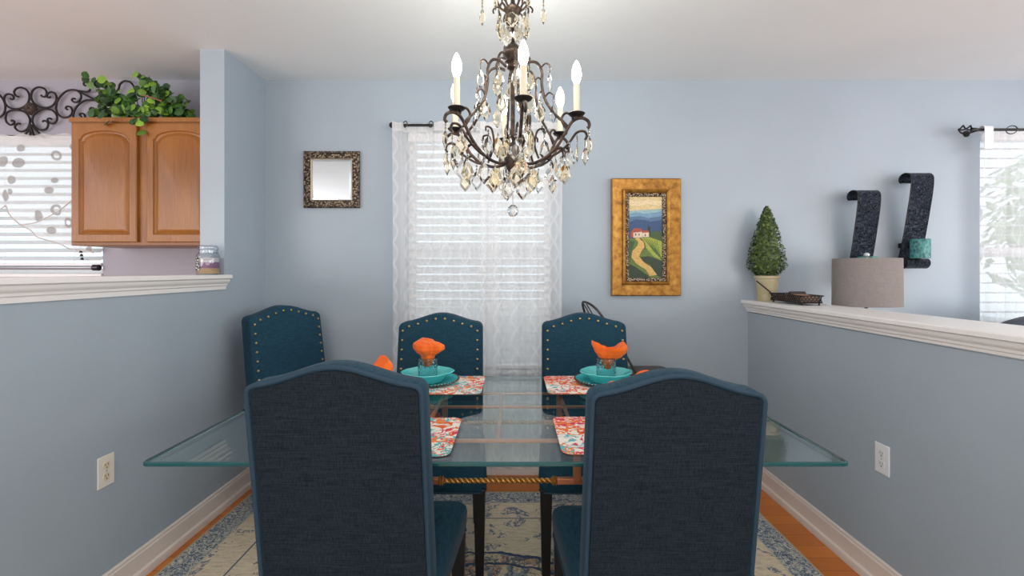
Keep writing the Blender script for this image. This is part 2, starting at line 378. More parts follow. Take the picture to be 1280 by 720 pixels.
# ------------------------------------------------------------------ rug
def rug_mat():
    m, n, l, p = newmat('faded_persian_rug'); tc = n.new('ShaderNodeTexCoord'); sp = n.new('ShaderNodeSeparateXYZ'); l.new(tc.outputs['Object'], sp.inputs[0])
    hx, hy = 1.375, 1.9
    dx = mth(n, l, 'SUBTRACT', hx, mth(n, l, 'ABSOLUTE', sp.outputs[0])); dy = mth(n, l, 'SUBTRACT', hy, mth(n, l, 'ABSOLUTE', sp.outputs[1]))
    d = mth(n, l, 'MINIMUM', dx, dy)
    v = coords(n, l, (1, 1, 1))
    beige = ramp(n, l, noise(n, l, coords(n, l, (6, 26, 1)), 3, 5, .7), [(.3, lin(188, 172, 152)), (.5, lin(224, 206, 180)), (.72, lin(238, 220, 192))])
    blue = ramp(n, l, noise(n, l, v, 60, 3), [(.35, lin(78, 94, 118)), (.65, lin(128, 140, 154))])
    def motif(scale, thr, w, dist=1.2):
        q = noise(n, l, v, scale, 2.5, .55, dist); return mth(n, l, 'LESS_THAN', mth(n, l, 'ABSOLUTE', mth(n, l, 'SUBTRACT', q, thr)), w)
    band = motif(30, .5, .045, 2.2)
    bandc = mix(n, l, band, blue, lin(206, 202, 190)); 
    # field: sparse blue floral strokes
    big = noise(n, l, v, 2.6, 1); big = noise(n, l, v, 7, 2, .6, 1); spot = mth(n, l, 'GREATER_THAN', big, .57)
    fl = mth(n, l, 'MULTIPLY', motif(24, .5, .06, 1.5), spot)
    field = mix(n, l, mth(n, l, 'MULTIPLY', fl, .8), beige, lin(84, 104, 134))
    # large medallion outlined with flowers in the middle of the rug
    vm = n.new('ShaderNodeVectorMath'); vm.operation = 'MULTIPLY'; vm.inputs[1].default_value = (1/.85, 1/1.32, 0); l.new(tc.outputs['Object'], vm.inputs[0])
    ln = n.new('ShaderNodeVectorMath'); ln.operation = 'LENGTH'; l.new(vm.outputs[0], ln.inputs[0])
    rr = mth(n, l, 'ADD', ln.outputs['Value'], mth(n, l, 'MULTIPLY', mth(n, l, 'SUBTRACT', noise(n, l, v, 9, 2), .5), .07))
    inside = mth(n, l, 'LESS_THAN', rr, 1.0)
    edge = mth(n, l, 'LESS_THAN', mth(n, l, 'ABSOLUTE', mth(n, l, 'SUBTRACT', mth(n, l, 'ABSOLUTE', mth(n, l, 'SUBTRACT', rr, .97)), .030)), .006)
    cell = mth(n, l, 'MAXIMUM', motif(13, .48, .03, 1.0), motif(24, .53, .035, 1.6))
    medc = mix(n, l, mth(n, l, 'GREATER_THAN', noise(n, l, v, 11, 1, .5, 1), .52), lin(216, 198, 164), lin(206, 168, 138))
    medc = mix(n, l, mth(n, l, 'GREATER_THAN', noise(n, l, v, 7, 1, .5, 2), .60), medc, lin(150, 160, 162))
    med = mix(n, l, mth(n, l, 'MULTIPLY', cell, .85), medc, lin(74, 90, 116))
    field = mix(n, l, inside, field, med); field = mix(n, l, edge, field, lin(60, 80, 112))
    def between(a, b): return mth(n, l, 'MULTIPLY', mth(n, l, 'GREATER_THAN', d, a), mth(n, l, 'LESS_THAN', d, b))
    c = mix(n, l, between(.012, .128), field, bandc)
    c = mix(n, l, mth(n, l, 'LESS_THAN', d, .012), c, lin(190, 172, 142))
    c = mix(n, l, between(.128, .136), c, lin(196, 188, 168))
    c = mix(n, l, between(.285, .293), c, lin(92, 106, 128))
    c = mix(n, l, mth(n, l, 'MULTIPLY', mth(n, l, 'GREATER_THAN', noise(n, l, coords(n, l, (30, 150, 1)), 3, 2), .56), .22), c, lin(170, 160, 140))
    l.new(c, p.inputs['Base Color']); p.inputs['Roughness'].default_value = .95; p.inputs['Specular IOR Level'].default_value = .1
    bump(n, l, p, noise(n, l, v, 300, 2), .4, .003); return m
rug = MB().box(-1.375, 1.375, -1.9, 1.9, 0, .009).build('area_rug', rug_mat(), bevel=.003, loc=(-.097, .77, .0005))
tag(rug, 'faded cream and blue floral rug with patterned border under the dining table', 'rug')
RZ = .0098

# ------------------------------------------------------------------ dining chairs
def chair_outline(w0, w1, zb, zc, rise, rc=.028, n=28):
    """closed outline (x, z) of the camelback, starting bottom left going up"""
    pts = []
    def half(z): return w0+(w1-w0)*(z-zb)/(zc-zb)
    L = []
    for i in range(9): z = zb+(zc-rc-zb)*i/8; L.append((-half(z), z))
    top = lambda x: zc+rise*(.5+.5*cos(pi*min(1, abs(x)/w1)))**1.1
    for i in range(1, 5):
        a = pi/2*i/5; L.append((-half(zc)+rc*(1-cos(a)), zc-rc+rc*sin(a)*1.0))
    xs = -half(zc)+rc
    for i in range(n+1):
        x = xs+(-2*xs)*i/n; L.append((x, top(x)))
    R = [(-x, z) for x, z in L[:13]][::-1]
    return L+R
def shear(p): x, y, z = p; return (x, y-(z-.45)*.163, z)
def inset(ol, d):
    out = []; n = len(ol)
    for i in range(n):
        a = Vector(ol[i-1] if i > 0 else ol[0]); b = Vector(ol[i]); c = Vector(ol[i+1] if i < n-1 else ol[-1])
        t = (c-a).normalized(); nn = Vector((t.y, -t.x)); out.append(tuple(b+nn*d))
    return out
def make_chair(label, rz, loc):
    t = thing('dining_chair', label, 'chair', loc, rz, 'teal camelback dining chairs around the glass table')
    ol = chair_outline(.219, .212, .36, .985, .045)
    yb, yf = -.215, -.137
    loops = []
    for y, d in ((yb, .006), (yb+.003, .001), (yb+.006, 0), (yf-.014, 0), (yf-.004, .004), (yf, .012), (yf+.002, .020)):
        loops.append([shear((x, y, z)) for x, z in inset(ol, d)])
    br = MB().loft(loops).build('backrest', M['teal'], t, smooth=50)
    pl = inset(ol, .013)
    MB().loft([[shear((x, yb+.001, z)) for x, z in pl], [shear((x, yb-.002, z)) for x, z in inset(ol, .015)]]).build('back_panel', M['tealback'], br, smooth=40)['label'] = 'slubbed navy rear panel, darkened with painted shade'
    MB().tube([shear((x, yb-.001, z)) for x, z in inset(ol, .006)], .0062, 8).build('piping', M['pipe'], br, smooth=60)
    # nailheads
    ins = inset(ol, .024); d = [0]
    for i in range(1, len(ins)): d.append(d[-1]+(Vector(ins[i])-Vector(ins[i-1])).length)
    total = d[-1]; start = .12; cnt = round((total-2*start)/.046); nh = None
    for k in range(cnt+1):
        s = start+(total-2*start)*k/cnt; i = max(j for j in range(len(d)) if d[j] <= s+1e-9); i = min(i, len(d)-2)
        u = (s-d[i])/(d[i+1]-d[i]); x = ins[i][0]+(ins[i+1][0]-ins[i][0])*u; z = ins[i][1]+(ins[i+1][1]-ins[i][1])*u
        if nh is None:
            nh = MB().loft([[(r*cos(a*pi/5), yy, r*sin(a*pi/5)) for a in range(10)] for r, yy in ((.0066, -.001), (.0066, .0018), (.005, .0042), (.0022, .0056))]).build('nailhead', M['brass'], br, smooth=60); o = nh
        else:
            o = nh.copy(); COL.objects.link(o); o.parent = br
        o.location = shear((x, yf+.002, z))
    # seat cushion
    def seat_loop(z, ins_, yfr):
        L = []
        for (cx, cy, a0) in ((1, 1, 0), (-1, 1, 90), (-1, -1, 180), (1, -1, 270)):
            r = .035 if cy > 0 else .012
            hw = (.262 if cy > 0 else .228)-ins_; yy = (yfr-ins_) if cy > 0 else -.20
            for i in range(5):
                a = radians(a0+90*i/4); L.append((cx*(hw-r)+r*cos(a), (yy-r if cy > 0 else yy+r)+r*sin(a), z))
        return L
    prof = [(.345, .012, .262), (.35, .006, .265), (.36, .003, .267), (.41, 0, .27), (.425, .002, .268), (.440, .012, .262), (.449, .03, .255), (.455, .07, .24), (.459, .12, .2)]
    st = MB().loft([seat_loop(z, i, y) for z, i, y in prof]).build('seat', M['teal'], t, smooth=50)
    MB().tube([(p[0], p[1], .349) for p in seat_loop(.349, .004, .266)][:-5]+[], .004, 6).build('piping', M['pipe'], st, smooth=60)
    for sx in (-1, 1):
        MB().loft([[(sx*(.232+.0*z)+a*w, y0+b*w, z) for a, b in ((-1, -1), (1, -1), (1, 1), (-1, 1))] for z, w, y0 in ((0, .017, .228), (.36, .024, .235))]).build('leg', M['blackwood'], t, bevel=.003)
        MB().loft([[(sx*.188+a*w, y0+b*w, z) for a, b in ((-1, -1), (1, -1), (1, 1), (-1, 1))] for z, w, y0 in ((0, .015, -.175), (.2, .019, -.168), (.37, .022, -.178))]).build('leg', M['blackwood'], t, bevel=.003)
    return t
ch1 = make_chair('teal camelback chair nearest the camera on the left, dark rear panel toward us', 0, (-.421, 1.41, RZ))
def chair_copy(label, rz, loc):
    c = copy_tree(ch1); c['label'] = label; c.rotation_euler = (0, 0, rz); c.location = loc; return c
chair_copy('teal camelback chair nearest the camera on the right, dark rear panel toward us', radians(-.5), (.386, 1.39, RZ)).scale = (.965, 1, .985)
chair_copy('teal nailhead chair directly in front of the dining window, behind the puffed napkin', pi+radians(0), (-.368, 2.17, RZ))
chair_copy('teal nailhead chair at the far side of table, in front of the black metal stool', pi+radians(.5), (.366, 2.17, RZ))
chair_copy('teal nailhead chair in the back left corner against the blue wall, turned toward table', radians(180+58), (-1.07, 2.52, RZ)).scale = (1, 1, 1.022)

# ------------------------------------------------------------------ table
TZ = .76
t = thing('dining_table', 'rectangular glass top dining table on a copper metal frame', 'table', (-.045, 1.732, 0))
def rrect(hx, hy, r, z, n=5):
    L = []
    for cx, cy, a0 in ((1, 1, 0), (-1, 1, 90), (-1, -1, 180), (1, -1, 270)):
        for i in range(n+1):
            a = radians(a0+90*i/n); L.append((cx*(hx-r)+r*cos(a), cy*(hy-r)+r*sin(a), z))
    return L
g = MB(); hx, hy = .927, .503
g.loft([rrect(hx-.002, hy-.002, .016, TZ-.012), rrect(hx, hy, .018, TZ-.010), rrect(hx, hy, .018, TZ-.003), rrect(hx-.004, hy-.004, .015, TZ)])
gt = g.build('glass_top', [M['tglass'], M['gedge']], t)
for p_ in gt.data.polygons:
    if abs(p_.normal.z) < .95: p_.material_index = 1
# through the top: frame of flat copper bars
yo = 1.732; xo = -.045
fr = MB(); zt = TZ-.012; b = .0065
yf_, yk, ym = 1.435-yo, 1.985-yo, 1.79-yo
for yy in (yf_, yk, ym): fr.box(-.71, .71, yy-b, yy+b, zt-.011, zt-.001)
for xx in (-.24, .24, -.70, .70): fr.box(xx-b, xx+b, yf_, yk, zt-.011, zt-.001)
fr.box(-b, b, yf_, yk, zt-.011, zt-.001)
fr.build('frame', M['bronze'], t, bevel=.002)
for sy in (yf_, yk):
    for sx in (-.70, .70):
        MB().box(sx-.014, sx+.014, sy-.014, sy+.014, RZ, zt-.010).build('leg', M['bronze'], t, bevel=.003)
    for sx in (-.24, .24):
        MB().box(sx-.011, sx+.011, sy-.011, sy+.011, .62, zt-.010).build('upright', M['bronze'], t, bevel=.002)
    rl = MB()
    for a, c in ((-.70, -.172), (.172, .70)): rl.box(a, c, sy-.009, sy+.009, .612, .630)
    rail = rl.build('stretcher', M['bronze'], t, bevel=.002)
    rp = MB()
    for k in range(2):
        rp.tube([(-.17+.34*i/110, sy+.004*cos(i*.62+k*pi), .621+.004*sin(i*.62+k*pi)) for i in range(111)], .0044, 7)
    rp.build('twisted_bar', M['gold'], rail, smooth=60)
    for sx in (-.172, .172):
        MB().lathe([(.001, -.008), (.010, -.008), (.015, -.004), (.010, 0), (.015, .004), (.010, .008), (.001, .008)], (0, 0, 0), 14).build('collar', M['gold'], rail, smooth=50, loc=(sx, sy, .621)).rotation_euler = (0, pi/2, 0)

# ------------------------------------------------------------------ place settings
def mat_placemat():
    m, n, l, p = newmat('coral_print_cloth'); v = coords(n, l)
    c = lin(236, 230, 220)
    for sc, thr, w, col, off, gate in ((12, .5, .045, lin(226, 96, 34), (0, 0, 0), .45), (13, .52, .040, lin(214, 44, 84), (3, 5, 1), .55), (13, .5, .04, lin(98, 178, 184), (7, 2, 4), .50), (14, .55, .038, lin(236, 130, 60), (11, 4, 2), .5)):
        mp = n.new('ShaderNodeMapping'); mp.inputs['Location'].default_value = off; l.new(v, mp.inputs['Vector'])
        q = noise(n, l, mp.outputs[0], sc, 2, .5, 1.8); g_ = mth(n, l, 'GREATER_THAN', noise(n, l, mp.outputs[0], sc*.5, 0), gate)
        f = mth(n, l, 'MULTIPLY', mth(n, l, 'LESS_THAN', mth(n, l, 'ABSOLUTE', mth(n, l, 'SUBTRACT', q, thr)), w), g_)
        c = mix(n, l, f, c, col)
    l.new(c, p.inputs['Base Color']); p.inputs['Roughness'].default_value = .85; return m
M['placemat'] = mat_placemat()
M['matedge'] = mat('placemat_underside', lin(112, 82, 72), .8)
M['aqua'] = mat('turquoise_glaze', lin(104, 214, 214), .18, 0, .5)
M['aqua_plate'] = mat('turquoise_plate_glaze', lin(80, 208, 214), .2, 0, .5)
M['rim'] = mat('dark_beaded_rim', lin(92, 60, 50), .4)
def napkin_mat():
    m, n, l, p = newmat('orange_cotton'); v = coords(n, l)
    l.new(ramp(n, l, noise(n, l, v, 14, 3), [(.3, lin(230, 92, 6)), (.7, lin(246, 114, 14))]), p.inputs['Base Color'])
    p.inputs['Roughness'].default_value = .8; p.inputs['Sheen Weight'].default_value = .2
    bump(n, l, p, noise(n, l, v, 400, 2), .2, .001); return m
M['orange'] = napkin_mat()
def placemat(label, x0, x1, y0, y1):
    cx, cy = (x0+x1)/2, (y0+y1)/2; hx_, hy_ = (x1-x0)/2, (y1-y0)/2
    r = .03
    o = MB().loft([rrect(hx_, hy_, r, 0), rrect(hx_, hy_, r, .0022)], mi=0)
    ob = o.build('placemat', [M['placemat'], M['matedge']], loc=(cx, cy, TZ+.0004))
    for p_ in ob.data.polygons:
        if p_.normal.z < .5: p_.material_index = 1
    return tag(ob, label, 'placemat', 'coral print placemats on the glass table')
placemat('coral print placemat at the far left, under turquoise plate before the window chair', -.575, -.128, 1.895, 2.225)
placemat('coral print placemat at the far right, under turquoise plate and orange bow napkin', .143, .60, 1.90, 2.225)
placemat('coral print placemat at the near left, partly behind the left front chair', -.62, -.17, 1.262, 1.595)
placemat('coral print placemat at the near right, with pink starfish, beside right front chair', .134, .60, 1.275, 1.605)
def setting(cx, cy, where, nk, rotn=0):
    z = TZ+.0028
    pl = MB().lathe([(.001, .004), (.07, .004), (.078, .006), (.10, .011), (.128, .016), (.133, .0185), (.135, .0175), (.132, .014), (.10, .008), (.08, .002), (.076, 0), (.001, 0)], (0, 0, 0), 56, cap0=False).build('dinner_plate', M['aqua_plate'], smooth=40, loc=(cx, cy, z))
    tag(pl, 'turquoise dinner plate with dark beaded rim '+where, 'plate', 'turquoise dinner plates')
    rb = MB()
    for k in range(56):
        a = 2*pi*k/56; rb.sphere((.1355*cos(a), .1355*sin(a), .0175), .0042, 6, 4)
    rb.build('beaded_rim', M['rim'], pl, smooth=60)
    sq = lambda a: 1+.035*cos(4*a)+.012*cos(12*a)
    bz = z+.0052
    bw = MB().lathe([(.001, .004), (.05, .004), (.062, .010), (.085, .036), (.104, .044), (.111, .048), (.113, .046), (.108, .041), (.090, .033), (.066, .005), (.058, 0), (.001, 0)], (0, 0, 0), 64, rf=sq).build('cereal_bowl', M['aqua'], smooth=45, loc=(cx+.0, cy-.005, bz))
    bw.rotation_euler = (0, 0, radians(8)); tag(bw, 'turquoise bowl with wavy rim stacked on plate '+where, 'bowl', 'turquoise bowls')
    # cut glass tumbler
    tz = bz+.0045; tb = MB(); loops = []; n = 36; mrows = 22
    for i in range(mrows+1):
        zz = .001+.103*i/mrows; L = []
        for j in range(n):
            a = 2*pi*j/n; d_ = .0016*abs(sin(a*6+i*.55))*abs(sin(a*6-i*.55))*2 if 1 < i < mrows-1 else 0
            r_ = .0385+.004*i/mrows+d_; L.append((r_*cos(a), r_*sin(a), zz))
        loops.append(L)
    for i in range(mrows, -1, -3):
        zz = .001+.103*max(i, 2)/mrows; loops.append([((.0352+.004*i/mrows)*cos(2*pi*j/n), (.0352+.004*i/mrows)*sin(2*pi*j/n), zz) for j in range(n)])
    tb = tb.loft(loops).build('tumbler', M['tumbler'], smooth=15, loc=(cx, cy-.01, tz))
    tag(tb, 'clear diamond cut tumbler holding orange napkin '+where, 'glass', 'cut glass tumblers with napkins')
    nb = MB(); n = 72; rows = 30; loops = []
    for i in range(rows+1):
        v = i/rows; L = []
        for j in range(n):
            a = 2*pi*j/n
            if nk == 'puff':
                pts = [(0, .012), (.1, .022), (.3, .029), (.42, .033), (.52, .052), (.66, .064), (.8, .060), (.92, .040), (1, .002)]
                zz = -.055+.142*min(v/.93, 1)-.0*(v > .93)
                fold = 1+.20*sin(3*a+2.2*v+rotn)*min(1, v*1.6)+.13*sin(5*a-4*v)*min(1, v*2)+.05*sin(11*a+2*v)
                zz += .010*cos(a-2.4)*(v > .5)*min(1, (v-.5)*4)
            elif nk == 'bow':
                pts = [(0, .012), (.1, .02), (.3, .027), (.42, .030), (.55, .048), (.7, .060), (.86, .066), (1, .062)]
                fold = 1+.16*cos(a)+.14*cos(2*a)+.20*sin(3*a+3*v+rotn+1)*min(1, v*1.5)+.06*sin(7*a)
                lift = .042*max(0, cos(a-3.3))**4+.022*max(0, cos(a+.25))**2+.008*sin(3*a+1)
                zz = -.055+.100*v+lift*max(0, v-.4)/.6
                if v > .97: zz -= .004
            else:
                pts = [(0, .012), (.1, .02), (.35, .029), (.5, .040), (.7, .060), (.88, .066), (1, .055)]
                fold = 1+.24*cos(2*a-.3)+.10*sin(5*a+2*v+rotn)*min(1, v*1.5)
                lift = .060*max(0, cos(a-.35))**2-.01*cos(3*a)
                zz = -.055+.11*v+lift*max(0, v-.3)/.7
            r_ = pts[-1][1]
            for q in range(len(pts)-1):
                if pts[q][0] <= v <= pts[q+1][0]:
                    u = (v-pts[q][0])/(pts[q+1][0]-pts[q][0]); u = u*u*(3-2*u); r_ = pts[q][1]+(pts[q+1][1]-pts[q][1])*u; break
            fo = 1+(fold-1)*(1 if v > .42 else .25)
            L.append((r_*fo*cos(a), r_*fo*sin(a)*.8, zz))
        loops.append(L)
    if nk != 'puff':   # the cloth turns back inside
        top = loops[-1]
        for k, sc, dz in ((1, .85, -.012), (2, .6, -.035), (3, .2, -.05)): loops.append([(x*sc, y*sc, z_+dz) for x, y, z_ in top])
    ob = nb.loft(loops).build('napkin', M['orange'], smooth=55, loc=(cx+(.006 if nk == 'bow' else 0), cy-.01, tz+.106), subsurf=1)
    if nk == 'puff': ob.scale = (1, 1, .84)
    desc = {'puff': 'orange cloth napkin puffed into a rounded bundle in tumbler ', 'bow': 'orange cloth napkin folded with two pointed wings in tumbler ', 'point': 'orange cloth napkin folded to a point, in tumbler '}[nk]
    tag(ob, desc+where, 'napkin', 'orange napkins'); return ob
setting(-.376, 2.095, 'before the window chair', 'puff')
setting(.412, 2.095, 'at the far right', 'bow')
nl = setting(-.42, 1.50, 'behind left front chair', 'point'); nl.location.z -= .006; nl.location.x -= .045; nl.scale = (1, 1, 1.05)
nr = setting(.40, 1.52, 'behind right front chair', 'point', 2); nr.scale = (1, 1, .62); nr.location.x -= .015; nr.location.z -= .012

# ------------------------------------------------------------------ curtains
def curtain(name, x0p, x1p, ytop, ybot, Y, label, m, amp=.018, waves=7, gather=1.0, group=None, density=1.25, gap=False):
    x0, _, zt_ = px(x0p, ytop, Y); x1, _, _ = px(x1p, ytop, Y); zb = px(0, ybot, Y)[2]
    nx, nz = 130, 34; vs = []; uv = []
    for i in range(nz+1):
        v = i/nz; z = zt_+(zb-zt_)*v
        for j in range(nx+1):
            u = j/nx; a = amp*(.55+.45*v)
            ph = 2*pi*waves*(u+.025*sin(5*u+v*1.5))
            x = x0+(x1-x0)*u+.004*sin(9*u+3*v)
            xq = CX+x*F/Y; back = .045*max(0, 1-v*5)*max(0, min(1, (xq-501)/4, (543-xq)/4)) if gap else 0
            vs.append((x, Y+a*sin(ph)+.002*sin(3.1*ph+v)+back, z-(.010*abs(sin(ph/2)) if i == 0 else 0))); uv.append((u*(x1-x0)*density, z))
    fs = [(i*(nx+1)+j, i*(nx+1)+j+1, (i+1)*(nx+1)+j+1, (i+1)*(nx+1)+j) for i in range(nz) for j in range(nx)]
    me = bpy.data.meshes.new(name); me.from_pydata(vs, [], fs); ul = me.uv_layers.new(name='UVMap')
    for p_ in me.polygons:
        for li in p_.loop_indices: ul.data[li].uv = uv[me.loops[li].vertex_index]
    me.materials.append(m); me.shade_smooth(); o = bpy.data.objects.new(name, me); COL.objects.link(o)
    return tag(o, label, 'curtain', group)
CYD = 2.855
curtain('sheer_curtain', 490, 622, 151, 585, 2.835, gap=True, label= 'left sheer trellis patterned panel on the dining window', m=M['sheer'], waves=6, amp=.012, group='sheer panels on the dining window')
curtain('sheer_curtain', 600, 703, 151, 585, 2.79, label= 'right sheer trellis patterned panel on the dining window', m=M['sheer'], waves=5, amp=.012, group='sheer panels on the dining window')
# rods
def rod(x0, x1, z, Y, label, twist=False, right_knob=True):
    t = thing('curtain_rod', label, 'curtain rod', ((x0+x1)/2, Y, z)); w = (x1-x0)/2
    MB().tube([(-w, 0, 0), (w, 0, 0)], .008, 12).build('rod', M['iron'], t, smooth=50)
    def knob(sx, side):
        if not twist:
            m_ = MB(); m_.sphere((sx+side*.012, 0, 0), .017, 14, 8); m_.tube([(sx-side*.012, 0, 0), (sx, 0, 0)], .012, 12)
        else:
            m_ = MB()
            for k in range(4):
                a0 = k*pi/2; pts = []
                for i in range(15):
                    u = i/14; r_ = .026*sin(pi*u)**.8+.003; pts.append((sx+side*(.01+.075*u), r_*cos(a0+2.2*u), r_*sin(a0+2.2*u)))
                m_.tube(pts, .0042, 6)
            m_.sphere((sx+side*.086, 0, 0), .008, 8, 6); m_.tube([(sx-side*.01, 0, 0), (sx+side*.012, 0, 0)], .012, 10)
        m_.build('finial', M['iron'], t, smooth=50)
    knob(-w, -1)
    if right_knob: knob(w, 1)
    for sx in (-w+.04, w-.04):
        MB().tube([(sx, 0, 0), (sx, WY-Y-.004, 0)], .006, 8).tube([(sx, WY-Y-.006, 0), (sx, WY-Y, 0)], .02, 12).build('bracket', M['iron'], t, smooth=50)
    return t
rx0 = px(492, 157, CYD)[0]; rx1 = px(700, 157, CYD)[0]; rzz = px(0, 156, CYD)[2]
rd = rod(rx0, rx1, rzz, 2.862, 'dark metal curtain rod with round end knobs above the dining window')
def grommet(xp, yp, Y, label, r=.018):
    x, y, z = px(xp, yp, Y); o = MB().tube([(0, r*cos(2*pi*i/20), r*sin(2*pi*i/20)) for i in range(20)], .003, 6, closed=True).build('curtain_ring', mat('pewter_ring', lin(92, 84, 80), .35, .8), smooth=60, loc=(x, y-.012, z))
    o.rotation_euler = (0, 0, radians(55)); return tag(o, label, 'ring', 'curtain rings')
grommet(507, 156, 2.865, 'metal curtain ring at the left end of the dining window rod')
grommet(539, 156, 2.865, 'second metal curtain ring from left on the dining window rod')
# living room window rod and sheer
Y2 = 2.84; x2 = px(1217, 160, Y2)[0]
rod(x2, 4.1, px(0, 162, Y2)[2], Y2, 'black curtain rod with twisted cage finial by the living room window', twist=True)
curtain('sheer_curtain', 1225, 1420, 164, 600, Y2+.022, 'sheer trellis patterned curtain on the living room window', M['sheer'], waves=7, amp=.012)
tb_ = MB(); a_ = px(1227, 164, Y2)[0]; b_ = px(1238, 164, Y2)[0]; zt2 = px(0, 162, Y2)[2]
L_ = []
for i in range(13):
    a = pi*i/12; L_.append((Y2-.018*cos(a), zt2+.004+.018*sin(a)))
L_ = [(Y2-.018, zt2-.12)]+L_+[(Y2+.018, zt2-.02)]
tb_.loft([[(a_, y, z), (b_, y, z)] for y, z in L_], False, False, closed=False)
tag(tb_.build('curtain_tab', mat('white_tab_cloth', lin(226, 226, 230), .9), solid=.002), 'white cloth tab looped over the living room curtain rod', 'curtain tab')
pole = MB(); xx = px(1234, 0, Y2)[0]
grommet(1262, 163, Y2, 'metal curtain ring on the living room window rod', .024)
# kitchen valance
def valance():
    Y = 2.875; x0 = -3.85; x1 = px(118, 0, Y)[0]; nx, nz = 110, 30; vs = []; uv = []
    zt_ = px(0, 168, Y)[2]
    def bot(xp):
        pts = [(-200, 308), (-110, 300), (-60, 285), (-6, 262), (8, 256), (14, 268), (26, 282), (50, 297), (89, 311), (130, 318)]
        for (a, b), (c, d) in zip(pts, pts[1:]):
            if a <= xp <= c: u = (xp-a)/(c-a); return b+(d-b)*u
        return 300
    for i in range(nz+1):
        v = i/nz
        for j in range(nx+1):
            u = j/nx; x = x0+(x1-x0)*u; xp = CX+x*F/Y; zb = px(0, bot(xp), Y)[2]; z = zt_+(zb-zt_)*v
            y = Y+.010*sin(46*u+1.5*v)*(.5+v)+.012*sin(x*9+z*14)-.01*v
            vs.append((x, y, z+(.006*sin(60*u) if i == 0 else 0))); uv.append((x, z))
    fs = [(i*(nx+1)+j, i*(nx+1)+j+1, (i+1)*(nx+1)+j+1, (i+1)*(nx+1)+j) for i in range(nz) for j in range(nx)]
    me = bpy.data.meshes.new('valance'); me.from_pydata(vs, [], fs); ul = me.uv_layers.new(name='UVMap')
    for p_ in me.polygons:
        for li in p_.loop_indices: ul.data[li].uv = uv[me.loops[li].vertex_index]
    me.materials.append(M['valance']); me.shade_smooth(); o = bpy.data.objects.new('valance', me); COL.objects.link(o)
    tag(o, 'swagged white sheer valance with grey dots over the kitchen window', 'curtain')
    hem = MB(); pts = [Vector(vs[nz*(nx+1)+j]) for j in range(nx+1)]; hem.tube(pts, .0035, 6)
    hem.build('hem', mat('valance_hem', lin(205, 200, 195), .8), o, smooth=60)
    cr = [px(a, b, Y-.035) for a, b in ((26, 281), (45, 278), (62, 270), (78, 260), (92, 248))]
    MB().tube(spline(cr, 5), .003, 6).build('gather_fold', mat('valance_fold', lin(205, 200, 196), .8), o, smooth=60)
valance()

# ------------------------------------------------------------------ wall scrolls (wrought iron)
def scroll_decor():
    Y = 2.905; t = thing('wall_scroll_decor', 'dark wrought iron scrollwork panel with round medallion above the kitchen window', 'wall decor', (px(38.4, 136, Y)[0], Y, px(0, 136, Y)[2]))
    c0 = Vector(px(38.4, 136, Y))
    def tr(pts, mirror=False):
        out = []
        for a, b in pts:
            if mirror: a = 650-a
            out.append(Vector(px(a/8.469, 90+b/8.469, Y))-c0)
        return spline(out, 5)
    center = [
        [(200, 262), (180, 258), (160, 240), (150, 210), (175, 175), (235, 165), (290, 200), (312, 260), (295, 330), (240, 375), (160, 392), (90, 370), (50, 320), (45, 270), (70, 238), (110, 235), (140, 255), (145, 280), (125, 290), (112, 280)],
        [(435, 245), (455, 262), (485, 255), (495, 215), (465, 175), (410, 160), (350, 190), (330, 250), (345, 310), (400, 360), (480, 378), (550, 360), (592, 310), (598, 260), (575, 222), (535, 213), (500, 235), (500, 262), (520, 272), (535, 260)],
        [(215, 548), (190, 545), (165, 560), (160, 590), (190, 620), (240, 630), (290, 600), (315, 540), (310, 480), (270, 430), (200, 405), (130, 405), (75, 430), (60, 480), (70, 530), (110, 560), (145, 545), (150, 520), (130, 512), (120, 522)],
        [(450, 525), (470, 515), (500, 530), (510, 560), (490, 600), (440, 615), (380, 590), (345, 530), (350, 470), (390, 420), (460, 392), (540, 400), (590, 440), (605, 490), (585, 535), (545, 545), (510, 525), (505, 500), (525, 490), (545, 498)]]
    side = [
        [(795, 285), (775, 280), (762, 300), (790, 320), (835, 310), (860, 260), (840, 215), (780, 188), (700, 205), (630, 270), (595, 350), (605, 430), (650, 475), (710, 480), (755, 450), (765, 405), (745, 370), (710, 365), (697, 385), (715, 398)],
        [(905, 145), (888, 135), (890, 112), (925, 105), (960, 130), (965, 165), (935, 205), (870, 205), (780, 188)],
        [(830, 205), (900, 240), (1000, 290), (1060, 310), (1130, 300), (1200, 250), (1255, 180), (1270, 130), (1320, 95), (1380, 110), (1420, 160), (1425, 220), (1400, 250)],
        [(1030, 305), (960, 295), (880, 310), (810, 370), (780, 440), (778, 500), (800, 560), (860, 590), (920, 560)],
        [(900, 490), (895, 455), (870, 438), (845, 445), (850, 465), (865, 470)],
        [(1010, 440), (975, 430), (950, 400), (965, 380), (990, 385), (985, 405)]]
    stems = [[(325, 560), (300, 620), (245, 680)], [(325, 560), (322, 640), (312, 690)], [(325, 560), (345, 640), (375, 690)], [(330, 560), (380, 610), (440, 670), (470, 700)]]
    for pth in center+stems: MB().tube(tr(pth), .0058, 7).build('scroll', M['iron'], t, smooth=60)
    for mi in (False, True):
        for pth in side: MB().tube(tr(pth, mi), .0058, 7).build('scroll', M['iron'], t, smooth=60)
    md = MB(); loops = []
    for r_, y in ((.036, .004), (.038, -.004), (.033, -.012), (.026, -.008), (.02, -.014), (.008, -.016), (.003, -.022)):
        loops.append([(r_*(1+.06*cos(12*2*pi*k/48))*cos(2*pi*k/48), y, r_*(1+.06*cos(12*2*pi*k/48))*sin(2*pi*k/48)) for k in range(48)])
    md.loft(loops).build('medallion', worn_metal('rust_iron', lin(50, 42, 40), lin(96, 80, 74), .5, .6, 90), t, smooth=30)
scroll_decor()

